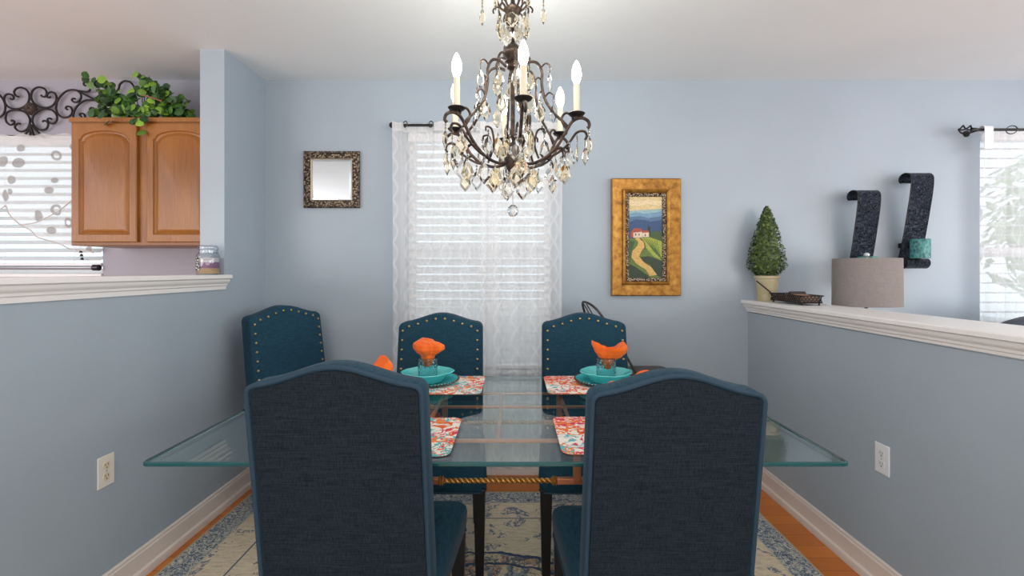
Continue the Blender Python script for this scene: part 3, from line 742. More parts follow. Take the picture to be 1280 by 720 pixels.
# ------------------------------------------------------------------ kitchen wall cabinet
def cabinet():
    Yf = 2.60; x0 = px(89, 0, Yf)[0]; x1 = -1.672; z0, z1 = 1.397, 2.097
    t = thing('wall_cabinet', 'honey oak kitchen wall cabinet with two arched panel doors', 'cabinet', ((x0+x1)/2, Yf, z0)); w = (x1-x0)/2; h = z1-z0
    b = MB(); b.box(-w, w, .019, WY-Yf-.001, .0, h-.0); b.box(-w, w, 0, .019, 0, h)
    b.build('body', M['oak'], t, bevel=.003)
    MB().box(-w-.006, w, -.010, .02, h-.022, h+.004).build('crown_strip', M['oak'], t, bevel=.003)
    def door(xa, xb):
        za, zb = .018, h-.032; th = .02; N = 12
        def outline(dx, dzb, dzs, rise):   # returns loop of points; straight when rise = 0
            L = []; l_, r_ = xa+dx, xb-dx; bz_, sz = za+dzb, zb-dzs
            for i in range(N): L.append((l_+(r_-l_)*i/N, bz_))
            for i in range(N): L.append((r_, bz_+(sz-bz_)*i/N))
            for i in range(3*N):
                u = i/(3*N); x = r_+(l_-r_)*u; q = abs(2*u-1)
                if rise: e = 0 if q > .93 else sqrt(max(0, 1-(q/.93)**2))**.9
                else: e = 0
                L.append((x, sz+rise*e))
            for i in range(N): L.append((l_, sz+(bz_-sz)*i/N))
            return L
        lo = []
        for (dx, dzb, dzs, rs, y) in ((0, 0, 0, 0, 0), (0, 0, 0, 0, -th+.004), (.004, .004, .004, 0, -th), (.036, .040, .086, .046, -th), (.040, .044, .090, .046, -th+.008), (.048, .052, .098, .046, -th+.012), (.062, .066, .112, .046, -th+.004), (.066, .070, .116, .046, -th+.003)):
            lo.append([(x, y, z) for x, z in outline(dx, dzb, dzs, rs)])
        MB().loft(lo).build('door', M['oak'], t, smooth=30)
    door(-w+.022, -w+.022+.352); door(-w+.022+.352+.055, -w+.022+.352+.055+.352)
    return x0, x1, z1, Yf
cx0, cx1, cz1, cYf = cabinet()

# ivy on the cabinet
def leaf_mat(name, a, b, c):
    m, n, l, p = newmat(name); g = n.new('ShaderNodeNewGeometry')
    l.new(ramp(n, l, g.outputs['Random Per Island'], [(0, a), (.68, b), (1, c)]), p.inputs['Base Color']); p.inputs['Roughness'].default_value = .5
    return m
M['ivy'] = leaf_mat('ivy_leaf', lin(24, 56, 30), lin(56, 100, 36), lin(130, 170, 50))
def leaf(mb, c, nrm, s, shape='round', spin=None):
    nrm = Vector(nrm).normalized(); a = nrm.orthogonal().normalized(); b = nrm.cross(a)
    sp_ = random.uniform(0, 2*pi) if spin is None else spin; u = a*cos(sp_)+b*sin(sp_); v = nrm.cross(u); c = Vector(c)
    if shape == 'round':
        rim = [c+(u*cos(q)*(1 if abs(q) > .3 else 1.15)+v*sin(q))*s+nrm*(-.15*s) for q in [2*pi*k/9 for k in range(9)]]
        mb.add([c+nrm*.08*s]+rim, [(0, k+1, (k+1) % 9+1) for k in range(9)])
    else:
        mb.add([c-u*s, c+v*s*.45-nrm*.1*s, c+u*s*1.1, c-v*s*.45-nrm*.1*s, c+nrm*.12*s], [(0, 1, 4), (1, 2, 4), (2, 3, 4), (3, 0, 4)])
def ivy():
    random.seed(11)
    base = Vector(px(178, 148, 2.72)); base.z = cz1+.004
    t = thing('ivy_plant', 'artificial green ivy spreading on top of the oak wall cabinet', 'plant', base)
    lv = MB(); stm = MB()
    ctrl = [(120, 103, 2.66), (130, 118, 2.66), (138, 135, 2.68), (125, 142, 2.7), (150, 128, 2.68), (155, 145, 2.62), (168, 120, 2.66), (178, 112, 2.64), (172, 138, 2.6), (184, 100, 2.68), (195, 112, 2.64), (205, 113, 2.64), (188, 130, 2.62), (205, 130, 2.64), (216, 126, 2.68), (225, 136, 2.68), (233, 143, 2.68), (212, 142, 2.64), (178, 148, 2.59), (176, 153, 2.575), (180, 155, 2.575), (146, 150, 2.59), (195, 145, 2.6), (160, 135, 2.64), (142, 122, 2.67), (200, 122, 2.66)]
    for (a, b, Y) in ctrl:
        p = Vector(px(a, b, Y))-base
        stm.tube(spline([(0, 0, .0), p*.45+Vector((0, 0, .03)), p], 5), .0022, 5)
        for k in range(17):
            o = Vector((random.gauss(0, .021), random.gauss(0, .026), random.gauss(0, .019)))
            q = p+o
            if q.z < .022 and (q+base).y > cYf-.035: q.z = .022+random.random()*.02
            if (q+base).z > H-.03: q.z = H-.03-base.z
            if a > 232: q.x -= .01
            leaf(lv, q, (random.gauss(0, .5), -1+random.gauss(0, .5), random.gauss(.35, .5)), random.uniform(.015, .025))
    lv.build('foliage', M['ivy'], t, smooth=60)
    twig = MB().tube(spline([Vector(px(a, b, 2.59))-base for a, b in ((176, 119), (190, 122), (203, 127))], 5), [.003]*5+[.005]*6, 6)
    stm.build('stem', mat('vine_stem', lin(80, 66, 36), .7), t, smooth=60)
    twig.build('twig', mat('brown_twig', lin(130, 84, 54), .7), t, smooth=60)
    MB().lathe([(.001, 0), (.075, 0), (.085, .03), (.078, .03), (.07, .005), (.001, .005)], (0, 0, -.003), 24).build('basket', mat('dark_wicker', lin(52, 40, 30), .8), t, smooth=40)
ivy()

# ------------------------------------------------------------------ jar on the left cap
def jar():
    s = F/2.46; x = (258.5-CX)/s
    t = thing('candle_jar', 'clear glass jar candle with layered purple and amber wax on left ledge', 'candle', (-1.588, 2.46, cl+.0002))
    R = .054
    gl = MB().lathe([(.001, .0), (R*.92, .0), (R, .006), (R, .095), (R*.93, .108), (R*.80, .116), (R*.80, .128)], (0, 0, 0), 32).build('jar', M['jar'], t, smooth=40)
    MB().lathe([(R*.86, .112), (R*.86, .119)], (0, 0, 0), 32, cap0=True, cap1=True).build('neck_ring', M['jar'], t, smooth=40)
    MB().lathe([(.001, .128), (R*.84, .128), (R*.88, .132), (R*.86, .146), (R*.7, .153), (.001, .155)], (0, 0, 0), 32).build('lid', M['jar'], t, smooth=40)
    wm = [mat('amber_wax', lin(196, 160, 110), .5), mat('purple_wax', lin(140, 92, 130), .5), mat('cream_wax', lin(208, 196, 196), .5)]
    wx = MB(); r = R*.93
    for i, (a, b) in enumerate(((.006, .034), (.034, .066), (.066, .088))): wx.lathe([(r, a), (r, b)], (0, 0, 0), 32, mi=i, cap0=(i == 0), cap1=(i == 2))
    wx.build('wax', wm, t, smooth=40)
    m, n, l, p = newmat('jar_label'); v = coords(n, l)
    l.new(ramp(n, l, noise(n, l, v, 130, 1), [(.48, lin(60, 58, 60)), (.56, lin(225, 222, 220))], 'CONSTANT'), p.inputs['Base Color'])
    lb = MB(); lo = []
    for k in range(7):
        a = radians(205+k*9); lo.append([((R+.0008)*cos(a), (R+.0008)*sin(a), z) for z in (.024, .09)])
    lb.loft(lo, False, False, closed=False).build('paper_label', m, t, solid=.0005)
jar()

# ------------------------------------------------------------------ pictures on the wall
def rect_frame_loops(prof, cx, cz, hw, hh):
    """prof: (inset from outer edge, y)"""
    return [[(cx+sx*(hw-i), y, cz+sz*(hh-i)) for sx, sz in ((-1, -1), (1, -1), (1, 1), (-1, 1))] for i, y in prof]
def ornate(name, c, c2, sc, metal=.7):
    m, n, l, p = newmat(name); v = coords(n, l)
    vo = n.new('ShaderNodeTexVoronoi'); vo.inputs['Scale'].default_value = sc; l.new(v, vo.inputs['Vector'])
    l.new(ramp(n, l, vo.outputs['Distance'], [(.15, c2), (.6, c)]), p.inputs['Base Color']); p.inputs['Metallic'].default_value = metal; p.inputs['Roughness'].default_value = .4
    bump(n, l, p, vo.outputs['Distance'], .8, .006); return m
def mirror():
    Y = WY-.028; s = F/Y; a = px(378.5, 188.5, Y); b = px(448.5, 259.5, Y)
    t = thing('wall_mirror', 'small square mirror in ornate dark bronze frame on the wall left of window', 'mirror', ((a[0]+b[0])/2, WY, (a[2]+b[2])/2)); hw = (b[0]-a[0])/2; hh = (a[2]-b[2])/2
    MB().loft(rect_frame_loops([(0, -.001), (0, -.020), (.006, -.028), (.012, -.026), (.014, -.020), (.040, -.024), (.044, -.020)], 0, 0, hw, hh), True, False).build('frame', ornate('ornate_bronze', lin(58, 48, 44), lin(160, 144, 120), 75), t, smooth=30)
    MB().loft(rect_frame_loops([(.043, -.021), (.047, -.024), (.052, -.018), (.052, -.012)], 0, 0, hw, hh), False, False).build('inner_lip', mat('champagne_lip', lin(176, 162, 148), .35, .6), t)
    MB().loft(rect_frame_loops([(.050, -.010), (.050, -.012), (.062, -.0135)], 0, 0, hw, hh)).build('mirror_glass', mat('silvered_glass', (.62, .73, .80, 1), .03, 1), t)
mirror()
def painting():
    Y = WY-.04; a = px(765, 222.5, Y); b = px(852, 370, Y); c = Vector(((a[0]+b[0])/2, WY, (a[2]+b[2])/2)); hw = (b[0]-a[0])/2; hh = (a[2]-b[2])/2
    t = thing('framed_painting', 'vineyard landscape painting in a wide gold frame right of the window', 'painting', c)
    m, n, l, p = newmat('aged_gold_leaf'); v = coords(n, l)
    l.new(ramp(n, l, noise(n, l, v, 26, 5, .65), [(.3, lin(104, 68, 22)), (.5, lin(156, 108, 38)), (.75, lin(186, 144, 70))]), p.inputs['Base Color'])
    p.inputs['Metallic'].default_value = .55; p.inputs['Roughness'].default_value = .38; bump(n, l, p, noise(n, l, v, 60, 3), .3, .003)
    sc = 1/(F/Y); i1 = 14.5*sc; i2 = 19*sc
    MB().loft(rect_frame_loops([(0, -.001), (0, -.030), (.005, -.036), (.010, -.034), (.060, -.022), (.066, -.022), (.070, -.036), (.078, -.040), (.086, -.034), (.090, -.024)], 0, 0, hw, hh), True, False).build('frame', m, t, smooth=25)
    MB().loft(rect_frame_loops([(.089, -.025), (.094, -.028), (.108, -.022), (.112, -.014)], 0, 0, hw, hh), False, False).build('beaded_liner', ornate('dark_beaded_liner', lin(60, 48, 46), lin(200, 180, 150), 110, .4), t, smooth=30)
    # canvas with painted shapes, each a thin layer of pigment
    cols = [(222, 200, 146), (150, 184, 190), (116, 156, 184), (48, 78, 122), (96, 118, 44), (58, 86, 38), (158, 170, 56), (34, 54, 28), (214, 172, 96), (226, 206, 176), (168, 76, 54), (30, 44, 30), (84, 62, 54), (74, 100, 34), (236, 214, 170), (84, 116, 150)]
    mats = []
    for i, cc in enumerate(cols):
        m, n, l, p = newmat('pigment_%d' % i); v = coords(n, l, (1, 1, 2.4)); k = lin(*cc); d = tuple(x*.62 for x in k[:3])+(1,)
        l.new(ramp(n, l, noise(n, l, v, 55, 4, .6, 1), [(.3, d), (.65, k)]), p.inputs['Base Color']); p.inputs['Roughness'].default_value = .5; mats.append(m)
    X0, X1, Z0, Z1 = 100, 321, 84, 660
    ww = hw-.108; hz = hh-.108
    def q(a, b): return (-ww+(a-X0)/(X1-X0)*2*ww, hz-(b-Z0)/(Z1-Z0)*2*hz)
    mb = MB(); lay = [0]
    def poly(mi, pts):
        lay[0] += 1; y = -.0135-lay[0]*.00012
        vs = []
        for a, b in pts: x, z = q(min(max(a, X0), X1), min(max(b, Z0), Z1)); vs.append((x, y, z))
        mb.add(vs, [tuple(range(len(vs)))], mi)
    mb.box(-ww, ww, -.0135, -.008, -hz, hz, 0)
    poly(14, [(100, 110), (160, 120), (230, 104), (321, 118), (321, 150), (230, 140), (150, 152), (100, 144)])
    poly(1, [(100, 186), (200, 180), (321, 172), (321, 215), (100, 215)])
    poly(2, [(100, 212), (150, 196), (200, 206), (260, 200), (321, 186), (321, 270), (100, 270)])
    poly(15, [(100, 232), (170, 222), (230, 236), (321, 222), (321, 280), (100, 280)])
    poly(3, [(100, 268), (150, 246), (200, 250), (240, 262), (321, 250), (321, 385), (100, 385)])
    poly(4, [(100, 385), (150, 374), (240, 368), (321, 372), (321, 660), (100, 660)])
    poly(5, [(225, 350), (270, 326), (321, 334), (321, 400), (240, 376)])
    poly(6, [(180, 376), (240, 372), (321, 404), (321, 540), (262, 506), (206, 436)])
    for k in range(6):
        a = 196+k*17; poly(13, [(a, 378+k*4), (a+4, 378+k*4), (a+95, 490+k*18), (a+84, 494+k*18)])
    poly(5, [(100, 395), (140, 400), (130, 440), (116, 480), (112, 540), (100, 560)])
    poly(7, [(176, 512), (230, 504), (321, 540), (321, 660), (285, 642), (240, 566), (196, 545)])
    poly(7, [(100, 556), (150, 584), (232, 646), (238, 660), (100, 660)])
    poly(8, [(140, 380), (165, 374), (200, 406), (205, 440), (178, 480), (168, 508), (200, 548), (250, 586), (284, 636), (236, 644), (215, 602), (150, 556), (118, 512), (124, 470), (156, 432), (163, 405)])
    poly(12, [(168, 376), (182, 378), (206, 412), (210, 440), (184, 482), (178, 482), (203, 440), (198, 406)])
    poly(11, [(226, 302), (233, 290), (240, 302), (243, 364), (226, 364)])
    poly(9, [(130, 334), (186, 330), (188, 374), (130, 374)]); poly(9, [(188, 338), (232, 336), (232, 370), (188, 370)])
    poly(10, [(112, 372), (112, 340), (130, 334), (130, 374)])
    poly(10, [(112, 336), (134, 308), (180, 308), (192, 332), (128, 340)]); poly(10, [(184, 334), (192, 324), (228, 324), (234, 338), (190, 341)])
    for a, b in ((142, 346), (164, 346), (204, 350)): poly(12, [(a, b), (a+7, b), (a+7, b+14), (a, b+14)])
    mb.build('canvas', mats, t)
painting()

# ------------------------------------------------------------------ wall sconces
def metal_hammered():
    m, n, l, p = newmat('hammered_gunmetal'); v = coords(n, l)
    q = noise(n, l, v, 46, 3, .6, 2.5)
    l.new(ramp(n, l, q, [(.4, lin(16, 18, 26)), (.6, lin(74, 82, 98))]), p.inputs['Base Color'])
    p.inputs['Metallic'].default_value = .75; p.inputs['Roughness'].default_value = .3; bump(n, l, p, q, 1.0, .02); return m
M['hammer'] = metal_hammered()
def tealcandle():
    m, n, l, p = newmat('teal_embossed_wax'); v = coords(n, l); vo = n.new('ShaderNodeTexVoronoi'); vo.inputs['Scale'].default_value = 60; l.new(v, vo.inputs['Vector'])
    l.new(ramp(n, l, vo.outputs['Distance'], [(.2, lin(30, 92, 96)), (.7, lin(70, 140, 138))]), p.inputs['Base Color']); p.inputs['Roughness'].default_value = .35
    bump(n, l, p, vo.outputs['Distance'], .7, .005); return m
M['tealcandle'] = tealcandle()
def sconce(xp0, xp1, ytop, label, clabel):
    """ribbon sconce: width along X, profile in Y-Z, fixed to the back wall"""
    Yt = 2.78; x0 = (xp0-CX)*Yt/F; x1 = (xp1-CX)*Yt/F; zt_ = px(0, ytop, Yt)[2]; xc = (x0+x1)/2; w = (x1-x0)/2
    t = thing('wall_sconce', label, 'wall sconce', (xc, WY, zt_-.56), 0, 'hammered scroll sconces')
    D = Yt-WY  # negative depth
    pts = [(-.080, .512), (-.058, .514), (-.050, .535), (-.062, .556), (-.092, .566), (-.125, .556), (-.140, .528), (-.134, .45), (-.112, .33), (-.085, .20), (-.060, .10), (-.045, .045), (-.045, .018), (-.062, .002), (-.085, -.004), (-.108, .006), (-.118, .026), (-.110, .046), (-.092, .052)]
    sp_ = spline([(0, a, b) for a, b in pts], 6); th = .0018
    loops = []
    for i, p in enumerate(sp_):
        tn = (sp_[min(i+1, len(sp_)-1)]-sp_[max(i-1, 0)]).normalized(); nn = Vector((0, -tn.z, tn.y))*th
        loops.append([(-w, p.y+nn.y, p.z+nn.z), (w, p.y+nn.y, p.z+nn.z), (w, p.y-nn.y, p.z-nn.z), (-w, p.y-nn.y, p.z-nn.z)])
    MB().loft(loops).build('scroll_band', M['hammer'], t, smooth=40)
    for xx in (-w, w):
        MB().tube([(xx, p.y, p.z) for p in sp_], .0026, 6).build('rim', M['iron'], t, smooth=60)
    MB().box(-w*.5, w*.5, -.070, -.001, .12, .15).build('mount', M['iron'], t, bevel=.003)
    r = w*.74
    cd = MB().lathe([(.001, 0), (r, 0), (r*1.0, .004), (r, .096), (r*.96, .1), (r*.8, .097), (.001, .095)], (0, 0, 0), 28).build('pillar_candle', M['tealcandle'], smooth=40, loc=(xc-w*.0+.002, WY-.1305-.0, zt_-.56+.0545)); cd.scale = (1, 1, 1.14); cd.location.x -= .008
    MB().tube([(0, 0, .094), (.001, 0, .106)], .0012, 6).build('wick', M['blackwood'], cd)
    tag(cd, clabel, 'candle', 'teal pillar candles on the wall sconces')
sconce(1074, 1102.5, 237.5, 'shorter hanging hammered metal scroll sconce, partly behind the lamp shade', 'teal pillar candle mostly hidden behind the grey lamp shade')
sconce(1141, 1169, 215.5, 'higher hammered metal scroll sconce, nearest the living room window', 'teal textured pillar candle on the higher scroll sconce')

# ------------------------------------------------------------------ right cap: topiary, tray
RT = 1.077
def topiary():
    random.seed(5); c = Vector((1.525, 2.835, RT+.0002))
    t = thing('potted_topiary', 'small cone shaped boxwood topiary in a beige pot on right ledge', 'plant', c)
    MB().lathe([(.001, 0), (.046, 0), (.050, .004), (.064, .132), (.069, .136), (.070, .150), (.064, .152), (.060, .140), (.001, .138)], (0, 0, 0), 32).build('pot', worn_metal('beige_pot_glaze', lin(168, 156, 122), lin(190, 179, 146), 0, .45, 12), t, smooth=35)
    MB().tube([(0, 0, .13), (0, 0, .2)], .008, 8).build('stem', mat('topiary_stem', lin(150, 130, 80), .8), t)
    lv = MB(); hz = .41; zb = .155
    def R(v): return .104*(min(1, (v+.04)*6)**.6)*(1-v**1.6)**.9+.006
    lv.lathe([(.001, zb+.01)]+[(R(v)*.72, zb+hz*v) for v in (.05, .2, .4, .6, .8, .93)]+[(.001, zb+hz*.97)], (0, 0, 0), 16)
    for k in range(2100):
        v = random.random()**1.25; a = random.uniform(0, 2*pi); r = R(v)*random.uniform(.78, 1.08)
        leaf(lv, (r*cos(a), r*sin(a), zb+hz*v), (cos(a)+random.gauss(0, .5), sin(a)+random.gauss(0, .5), .5+random.gauss(0, .5)), random.uniform(.007, .013), 'pt')
    lv.build('foliage', leaf_mat('boxwood_leaf', lin(30, 44, 18), lin(64, 84, 34), lin(112, 132, 62)), t)
topiary()
def tray():
    t = thing('wire_tray', 'long black openwork metal tray with curved handle on the right ledge', 'tray', (1.555, 2.60, RT), radians(0))
    hx_, hy_ = .055, .15; f = MB()
    for z in (.014, .05):
        f.tube([(p[0], p[1], z) for p in rrect(hx_+(.006 if z > .03 else 0), hy_+(.01 if z > .03 else 0), .02, 0)], .0032, 6, closed=True)
    f.build('rim', M['iron'], t, smooth=60)
    sd = MB(); per = rrect(hx_+.003, hy_+.005, .02, 0, 6); pts = [Vector(p) for p in per]; pts.append(pts[0]); dd = []
    tot = sum((pts[i+1]-pts[i]).length for i in range(len(pts)-1)); cnt = 44
    def at_(s):
        s = s % tot
        for i in range(len(pts)-1):
            L = (pts[i+1]-pts[i]).length
            if s <= L: return pts[i].lerp(pts[i+1], s/L if L else 0)
            s -= L
        return pts[0]
    for k in range(cnt):
        a, b = at_(tot*k/cnt), at_(tot*(k+1.6)/cnt); m_ = (a+b)/2
        sd.tube([(a.x, a.y, .014), (m_.x*1.0, m_.y, .034), (b.x, b.y, .05)], .0018, 5); sd.tube([(b.x, b.y, .014), (m_.x, m_.y, .03), (a.x, a.y, .05)], .0018, 5)
    sd.build('openwork_side', M['iron'], t, smooth=60)
    MB().box(-hx_, hx_, -hy_, hy_, .012, .015).build('base', M['iron'], t, bevel=.001)
    for sx in (-1, 1):
        for sy in (-1, 1):
            MB().lathe([(.001, 0), (.005, .001), (.004, .006), (.003, .014)], (0, 0, 0), 10).build('foot', M['iron'], t, smooth=50, loc=(sx*.045, sy*.135, 0))
    MB().tube(spline([(-hx_+.01, hy_+.005, .05), (-hx_-.02, hy_+.03, .085), (-hx_-.055, hy_+.05, .12)], 6), .0035, 7).build('handle', M['iron'], t, smooth=60)
    for i, (y, z, w, m_, lb_, cat, nm) in enumerate(((.04, .050, .05, mat('cream_card', lin(215, 208, 196), .7), 'cream card lying in the black wire tray', 'card', 'card'), (-.085, .052, .04, mat('tan_leather', lin(168, 116, 78), .6), 'tan strip lying at the near end of the wire tray', 'card', 'card'))):
        o = MB().box(-.035, .035, -w, w, 0, .004).build(nm, m_, bevel=.001, loc=(1.557, 2.60+y, RT+.046)); o.rotation_euler = (radians(6 if i else -4), 0, radians(8*i)); tag(o, lb_, cat)
    o = MB().tube([(-.04, 0, 0), (.04, 0, 0)], .016, 14).build('rolled_bundle', mat('dark_brown_roll', lin(58, 46, 44), .6), smooth=50, loc=(1.557, 2.585, RT+.052)); tag(o, 'dark rolled bundle lying across the wire tray', 'roll')
    MB().box(-.05, .05, -.13, .13, .015, .042).build('liner', mat('brown_paper', lin(120, 98, 84), .8), t, bevel=.002)
tray()

# ------------------------------------------------------------------ living room: lamp, table, sofa
def lamp():
    c = Vector((1.897, 2.53, 0)); zt_ = 1.324; zb = 1.070; tbl = .60
    et = thing('end_table', 'small dark wood end table under the grey table lamp', 'table', (c.x, c.y, 0))
    MB().box(-.2, .2, -.2, .2, .57, tbl).build('tabletop', M['blackwood'], et, bevel=.004)
    for sx in (-1, 1):
        for sy in (-1, 1): MB().box(sx*.17-.015, sx*.17+.015, sy*.17-.015, sy*.17+.015, 0, .57).build('leg', M['blackwood'], et)
    t = thing('table_lamp', 'table lamp with taupe fabric drum shade and clear ball finial', 'lamp', (c.x, c.y, tbl))
    z0, z1 = zb-tbl, zt_-tbl
    m = linen('taupe_linen', lin(120, 115, 114), lin(138, 132, 130), 1.2, .8, .15)
    lo = []
    for r, z in ((.168, z0), (.166, z1), (.163, z1), (.165, z0)): lo.append([(r*cos(2*pi*k/64), r*.78*sin(2*pi*k/64), z) for k in range(64)])
    lo.append(lo[0]); MB().loft(lo, False, False).build('lamp_shade', m, t, smooth=50)
    ch = mat('chrome', lin(190, 192, 196), .15, 1)
    MB().lathe([(.001, 0), (.07, 0), (.07, .012), (.02, .02), (.012, .05), (.03, .12), (.045, .2), (.03, .28), (.012, .33), (.010, z1), (.001, z1)], (0, 0, 0), 24).build('base', ch, t, smooth=40)
    sp = MB()
    for a in (0, 2*pi/3, 4*pi/3): sp.tube([(0, 0, z1-.006), (.163*cos(a), .163*.78*sin(a), z1-.006)], .002, 6)
    sp.build('shade_spider', ch, t)
    MB().tube([(0, 0, z1-.01), (0, 0, z1+.008)], .004, 8).sphere((0, 0, z1+.018), .014, 16, 10).build('finial', mat('crystal_ball', lin(205, 210, 212), .08, .5), t, smooth=60)
lamp()
def sofa():
    t = thing('sofa', 'dark blue grey upholstered sofa back below the living room window', 'sofa', (3.35, 2.55, 0))
    m = linen('slate_upholstery', lin(52, 56, 68), lin(78, 82, 94), .8)
    MB().box(-.85, .85, -.6, .18, .12, .42).build('seat_base', m, t, bevel=.03)
    MB().box(-.85, .85, .02, .2, .3, .86).build('back_frame', m, t, bevel=.05)
    for k in (0, 1):
        x0 = -.86+k*.86; lo = []
        for i in range(17):
            u = -1+2*i/16; r = (1-abs(u)**3.2)**.45; zc = .755; L = []
            for a in range(20):
                q = 2*pi*a/20; L.append((x0+.43+u*.43, -.03+.11*r*cos(q), zc+(.27*r)*sin(q)))
            lo.append(L)
        MB().loft(lo).build('back_cushion', m, t, smooth=60)
    for sx in (-1, 1): MB().box(sx*.85-.09, sx*.85+.09, -.6, .2, .1, .62).build('arm', m, t, bevel=.04)
    for sx in (-.8, .8):
        for sy in (-.55, .12): MB().box(sx-.03, sx+.03, sy-.03, sy+.03, 0, .12).build('leg', M['blackwood'], t)
sofa()

# ------------------------------------------------------------------ metal stool behind the right chair
def stool():
    t = thing('metal_stool', 'dark metal stool with arched spindle back beside the wall, behind teal chair', 'stool', (.77, 2.745, 0))
    m = worn_metal('dark_stool_metal', lin(52, 50, 50), lin(92, 88, 84), .6, .4, 12); c = Vector((.77, 2.745, 0))
    MB().loft([rrect(.15, .14, .05, .655), rrect(.155, .145, .05, .662), rrect(.155, .145, .05, .672), rrect(.148, .138, .045, .677)]).build('seat', mat('brown_seat', lin(84, 76, 70), .45, .3), t, smooth=40)
    P = lambda a, b, Y: Vector(px(a, b, Y))-c
    arch = [P(797, 470, 2.62), P(780, 440, 2.63), P(764, 413, 2.64), P(750, 392, 2.66), P(739, 381, 2.71), P(729, 377.5, 2.77), P(729.5, 386, 2.83), P(735, 400, 2.86), P(750, 430, 2.87), P(770, 458, 2.88)]
    MB().tube(spline(arch, 6), .007, 8).build('back_frame', m, t, smooth=60)
    for (a, b) in ((P(733, 380, 2.74), P(782, 462, 2.72)), (P(730, 380, 2.79), P(775, 462, 2.80))): MB().tube([a, b], .004, 6).build('spindle', m, t, smooth=60)
    for sx in (-1, 1):
        for sy in (-1, 1):
            MB().tube([(sx*.11, sy*.10, .66), (sx*.15, sy*.14, 0 if sy > 0 else RZ)], [.013, .010], 8).build('leg', m, t, smooth=60)
    MB().tube([(p[0], p[1], .25) for p in rrect(.137, .127, .01, 0)], .006, 6, closed=True).build('foot_rail', m, t, smooth=60)
stool()

# ------------------------------------------------------------------ outlets
def outlet(side, yc, zc, label):
    t = thing('wall_outlet', label, 'outlet', ((XL if side < 0 else XR), yc, zc)); d = 1 if side < 0 else -1
    MB().box(min(0, d*.005), max(0, d*.005), -.036, .036, -.0585, .0585).build('cover_plate', mat('outlet_plate', lin(226, 220, 210) if side < 0 else lin(226, 228, 232), .35), t, bevel=.002)
    fm = mat('outlet_face', lin(216, 206, 182) if side < 0 else lin(220, 222, 226), .35)
    for sz in (-.021, .021):
        fc = MB(); lo = []
        for xx in (.004, .0068): lo.append([(d*xx, .0165*cos(q)*(1 if abs(cos(q)) < .85 else .92), .0150*sin(q)) for q in [2*pi*k/28 for k in range(28)]])
        f = fc.loft(lo).build('socket', fm, t, loc=(0, 0, sz))
        sl = MB()
        for yy in (-.006, .006): sl.box(min(d*.0069, d*.0060), max(d*.0069, d*.0060)+.0002, yy-.0011, yy+.0011, -.001, .008)
        lo = [[(d*xx, .0026*cos(2*pi*k/12), -.0075+.0026*sin(2*pi*k/12)) for k in range(12)] for xx in (.006, .0071)]
        sl.loft(lo); sl.build('slot', M['blackwood'], f)
    MB().tube([(d*.004, 0, 0), (d*.0062, 0, 0)], .003, 10).build('screw', mat('screw_metal', lin(180, 176, 168), .3, .8), t)
outlet(-1, 1.783, .503, 'ivory wall outlet on the left blue wall')
outlet(1, 1.862, .516, 'white wall outlet on the right blue wall')

# ------------------------------------------------------------------ chandelier
def crystal_mb(h, w, beads=2, bead_r=.0045):
    mb = MB(); z = 0
    mb.tube([(0, 0, .004), (0, 0, -beads*bead_r*2.6)], .0007, 4, mi=1)
    for i in range(beads):
        z -= bead_r*1.2; mb.sphere((0, 0, z), bead_r, 8, 5); z -= bead_r*1.2
    top = z; th = .0045
    # faceted kite: back and front pyramids around an outline
    ol = [(0, 0), (w*.34, -h*.22), (w*.5, -h*.62), (0, -h), (-w*.5, -h*.62), (-w*.34, -h*.22)]
    n = len(ol); inn = [(x*.55, -h*.56+(zz+h*.56)*.55) for x, zz in ol]
    vs = [(x, 0, top+zz) for x, zz in ol]+[(x, -th, top+zz) for x, zz in inn]+[(x, th, top+zz) for x, zz in inn]
    fs = []
    for j in range(n):
        k = (j+1) % n; fs.append((j, k, n+k, n+j)); fs.append((k, j, 2*n+j, 2*n+k))
    fs.append(tuple(range(n, 2*n))); fs.append(tuple(range(3*n-1, 2*n-1, -1)))
    mb.add(vs, fs); return mb
